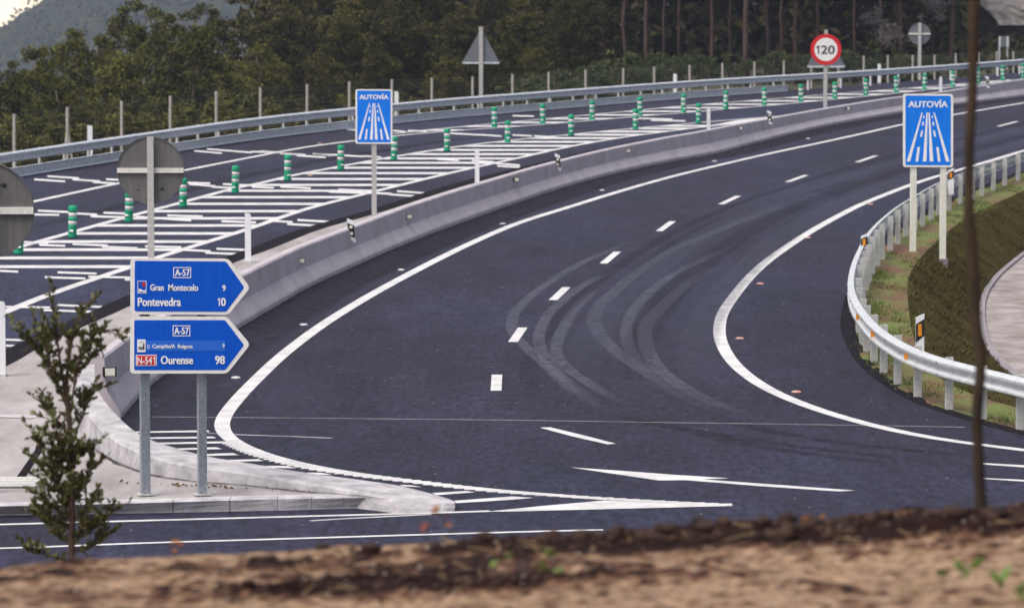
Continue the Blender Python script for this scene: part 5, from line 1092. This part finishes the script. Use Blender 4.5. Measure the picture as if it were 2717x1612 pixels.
# seedlings and leaves on the soil
def sprout(name, lab, cat, leaves, Y, m, stem_to=None):
    xs_, ys_ = sum(l[0] for l in leaves)/len(leaves), max(l[1] for l in leaves); b = at(xs_, ys_, Y); o = thing(name, lab, cat, b); r_ = random.Random(int(xs_))
    for (x, y, s_, an) in leaves:
        c = at(x, y, Y + r_.uniform(-.02, .02)); u = Vector((math.cos(an), r_.uniform(-.4, .4), math.sin(an)))*s_; v = Vector((-math.sin(an), r_.uniform(-.6, .6), math.cos(an)))*s_*0.42; nn = Vector((0, -s_*0.12, 0))
        mb = MB(); mb.add([c - u, c - u*0.3 + v, c + u*0.4 + v*0.8, c + u, c + u*0.4 - v*0.8, c - u*0.3 - v, c + nn], [(0, 6, 1), (1, 6, 2), (2, 6, 3), (3, 6, 4), (4, 6, 5), (5, 6, 0)]); mb.build('leaf', m, o)
    if stem_to:
        mb = MB(); e = at(*stem_to, Y); c = at(leaves[0][0], leaves[0][1], Y); mb.tube([e, e.lerp(c, .5) + Vector((0.006, 0, 0)), c], 0.0022, 5); mb.build('stem', M['twig'], o)
sprout('seedling', 'orange brown seedling leaf on the soil ridge right of the shrub', 'seedling', [(462, 1436, .016, .4), (478, 1440, .018, -.5), (464, 1460, .014, .2)], 13.0, M['autumn'], (440, 1464))
sprout('seedling', 'tall orange leaved seedling on the soil ridge below the island nose', 'seedling', [(1156, 1350, .022, .9), (1190, 1392, .014, .3), (1186, 1367, .010, -.4)], 12.4, M['autumn'], (1200, 1420))
sprout('fallen_leaf', 'single round pink leaf above the soil ridge, left of the tall seedling', 'leaf', [(1125, 1398, .022, 1.1), (1127, 1396, .02, .2)], 12.2, M['pinkleaf'], (1135, 1425))
sprout('seedling', 'small green weed low in the soil at middle', 'weed', [(1462, 1468, .024, .15), (1450, 1463, .016, .9)], 11.7, M['weed'], (1455, 1480))
sprout('seedling', 'green weed with drooping leaf below the middle weed', 'weed', [(1482, 1512, .02, .2), (1440, 1500, .024, -.7), (1310, 1494, .018, .6), (1350, 1474, .020, 1.0)], 11.45, M['weed'], (1450, 1530))
sprout('seedling', 'bright green weed with several leaves in the soil at lower right', 'weed', [(2545, 1500, .028, 2.3), (2592, 1492, .030, .6), (2565, 1520, .02, 1.5), (2500, 1518, .026, -.2)], 11.3, M['weed'], (2565, 1530))
sprout('seedling', 'bright green forked weed near the right corner of the soil', 'weed', [(2640, 1528, .026, 2.2), (2668, 1520, .03, 1.0), (2655, 1548, .02, 1.6)], 11.1, M['weed'], (2655, 1560))
sprout('seedling', 'green weed cut by the right edge of the picture', 'weed', [(2708, 1560, .026, 1.0), (2716, 1580, .02, .5)], 10.95, M['weed'], (2712, 1590))
sprout('fallen_leaf', 'orange leaf on the dark soil ridge right of centre', 'leaf', [(2138, 1373, .017, .2)], 12.8, M['autumn'])
sprout('fallen_leaf', 'small red orange leaf on the dark soil ridge, right of the other leaf', 'leaf', [(2182, 1369, .013, .9)], 12.8, M['autumn'])
# clods of wet soil along the ridge
rc = random.Random(41); mb = MB()
for _ in range(1100):
    x = rc.choice((rc.uniform(-0.1, 1.9), rc.uniform(0.0, 1.9), rc.uniform(-0.95, 0.2))); y = rc.gauss(12.85, 0.10) if (x > 0.1 or rc.random() < 0.2) else rc.gauss(12.02, 0.13)
    s_ = rc.uniform(0.003, 0.009)*(1 + 3.2*rc.random()**5)*(1.3 if x > 0.3 else 0.9); z = soil_z(x, y); vs = []
    for (a, b, c) in ((1, 0, 0), (-1, 0, 0), (0, 1, 0), (0, -1, 0), (0, 0, 1), (0, 0, -1), (.6, .6, .6), (-.6, .6, .6), (.6, -.6, .6), (-.6, -.6, .6)):
        k = rc.uniform(0.7, 1.2)*s_; vs.append((x + a*k*1.3, y + b*k, z + c*k*0.8 + s_*0.25))
    mb.add(vs, [(4, 6, 7), (4, 7, 9), (4, 9, 8), (4, 8, 6), (0, 2, 6), (2, 7, 6), (2, 1, 7), (1, 9, 7), (1, 3, 9), (3, 8, 9), (3, 0, 8), (0, 6, 8), (0, 3, 5), (3, 1, 5), (1, 2, 5), (2, 0, 5)])
M['clod'] = mat('wet_clods', (0.020, 0.009, 0.006), 0.95, scale=15, col2=(0.06, 0.029, 0.018)); tag(mb.build('soil_clods', M['clod'], smooth=True), 'dark crumbly clods of damp soil along the ridge in the foreground', 'soil', kind='stuff')
# straws and small stones scattered on the bare soil
mb = MB()
for _ in range(520):
    x = rc.uniform(-1.8, 1.9); y = rc.uniform(10.6, 12.9); z = soil_z(x, y); s_ = rc.uniform(0.003, 0.010); vs = []
    for (a, b, c) in ((1, 0, 0), (-1, 0, 0), (0, 1, 0), (0, -1, 0), (0, 0, 1), (0, 0, -1)): k = rc.uniform(.7, 1.2)*s_; vs.append((x + a*k, y + b*k, z + c*k*.8 + s_*.2))
    mb.add(vs, [(4, 0, 2), (4, 2, 1), (4, 1, 3), (4, 3, 0), (5, 2, 0), (5, 1, 2), (5, 3, 1), (5, 0, 3)])
for _ in range(260):
    x = rc.uniform(-1.8, 1.9); y = rc.uniform(10.6, 12.95); z = soil_z(x, y) + 0.006; a = rc.uniform(0, 3.14); l = rc.uniform(0.02, 0.06); e = Vector((math.cos(a)*l, math.sin(a)*l, rc.uniform(-.004, .016)))
    mb.tube([Vector((x, y, z)) - e, Vector((x, y, z)) + e], 0.0016, 4, mi=1)
M['straw'] = mat('dry_straw', (0.22, 0.13, 0.06), 0.8, scale=9, col2=(0.36, 0.25, 0.13)); M['stone'] = mat('soil_stone', (0.12, 0.085, 0.065), 0.9, scale=9, col2=(0.34, 0.28, 0.23))
tag(mb.build('soil_litter', [M['stone'], M['straw']]), 'small stones and dry straws scattered over the bare soil in the foreground', 'litter', kind='stuff')
# litter of dry leaves at the kerb foot
mb = MB(); rl = random.Random(51)
for _ in range(60):
    x = rl.uniform(320, 620) if rl.random() < .7 else rl.uniform(650, 1000); y = 1286 + (x - 509)*0.045 + rl.uniform(-1, 6); g = gp(x, y, 0.16); s_ = rl.uniform(.015, .04); a = rl.uniform(0, 3)
    mb.add([(g.x - s_*math.cos(a), g.y - s_*math.sin(a), g.z), (g.x, g.y, g.z + s_*.8), (g.x + s_*math.cos(a), g.y + s_*math.sin(a), g.z + .01), (g.x, g.y - s_*.6, g.z)], [(0, 1, 2, 3)])
M['litter'] = mat('dry_leaf_litter', (0.10, 0.055, 0.02), 0.9, scale=20, col2=(0.2, 0.12, 0.05)); tag(mb.build('leaf_litter', M['litter']), 'dry brown leaf litter gathered at the foot of the raised kerb', 'leaf litter', kind='stuff')

# pale dry brush among the pines
mb = MB()
for x, y, Y, s_ in ((2318, 52, 228, 1.0), (2368, 88, 226, 0.9), (2478, 22, 230, 1.1)):
    cm_ = crown_mesh(int(x), 12, 60, 0.8*s_, 0.6, 0.0, 1.6*s_, 0.07, 0.45, 0.5); o_ = at(x, y, Y) - Vector((0, 0, 0.8)); mb.add([v + o_ for v in cm_.v], cm_.f)
tag(mb.build('dry_brush', M['drytwig']), 'pale tangles of dry brush among the pines beside the far round sign back', 'brush', kind='stuff')
# the air
hb = MB(); hb.box((0, 1180, 40), (1500, 2500, 260)); hz_ = tag(hb.build('haze', []), kind='stuff')
m = bpy.data.materials.new('haze_air'); m.use_nodes = True; N = m.node_tree.nodes; N.clear(); out = N.new('ShaderNodeOutputMaterial'); pv = N.new('ShaderNodeVolumePrincipled')
pv.inputs['Color'].default_value = (0.68, 0.78, 1.0, 1); pv.inputs['Density'].default_value = 0.00020; pv.inputs['Anisotropy'].default_value = 0.3
m.node_tree.links.new(pv.outputs[0], out.inputs['Volume']); hz_.data.materials.clear(); hz_.data.materials.append(m)
tag(hz_, 'thin bluish haze hanging over the road and the valley', 'haze')
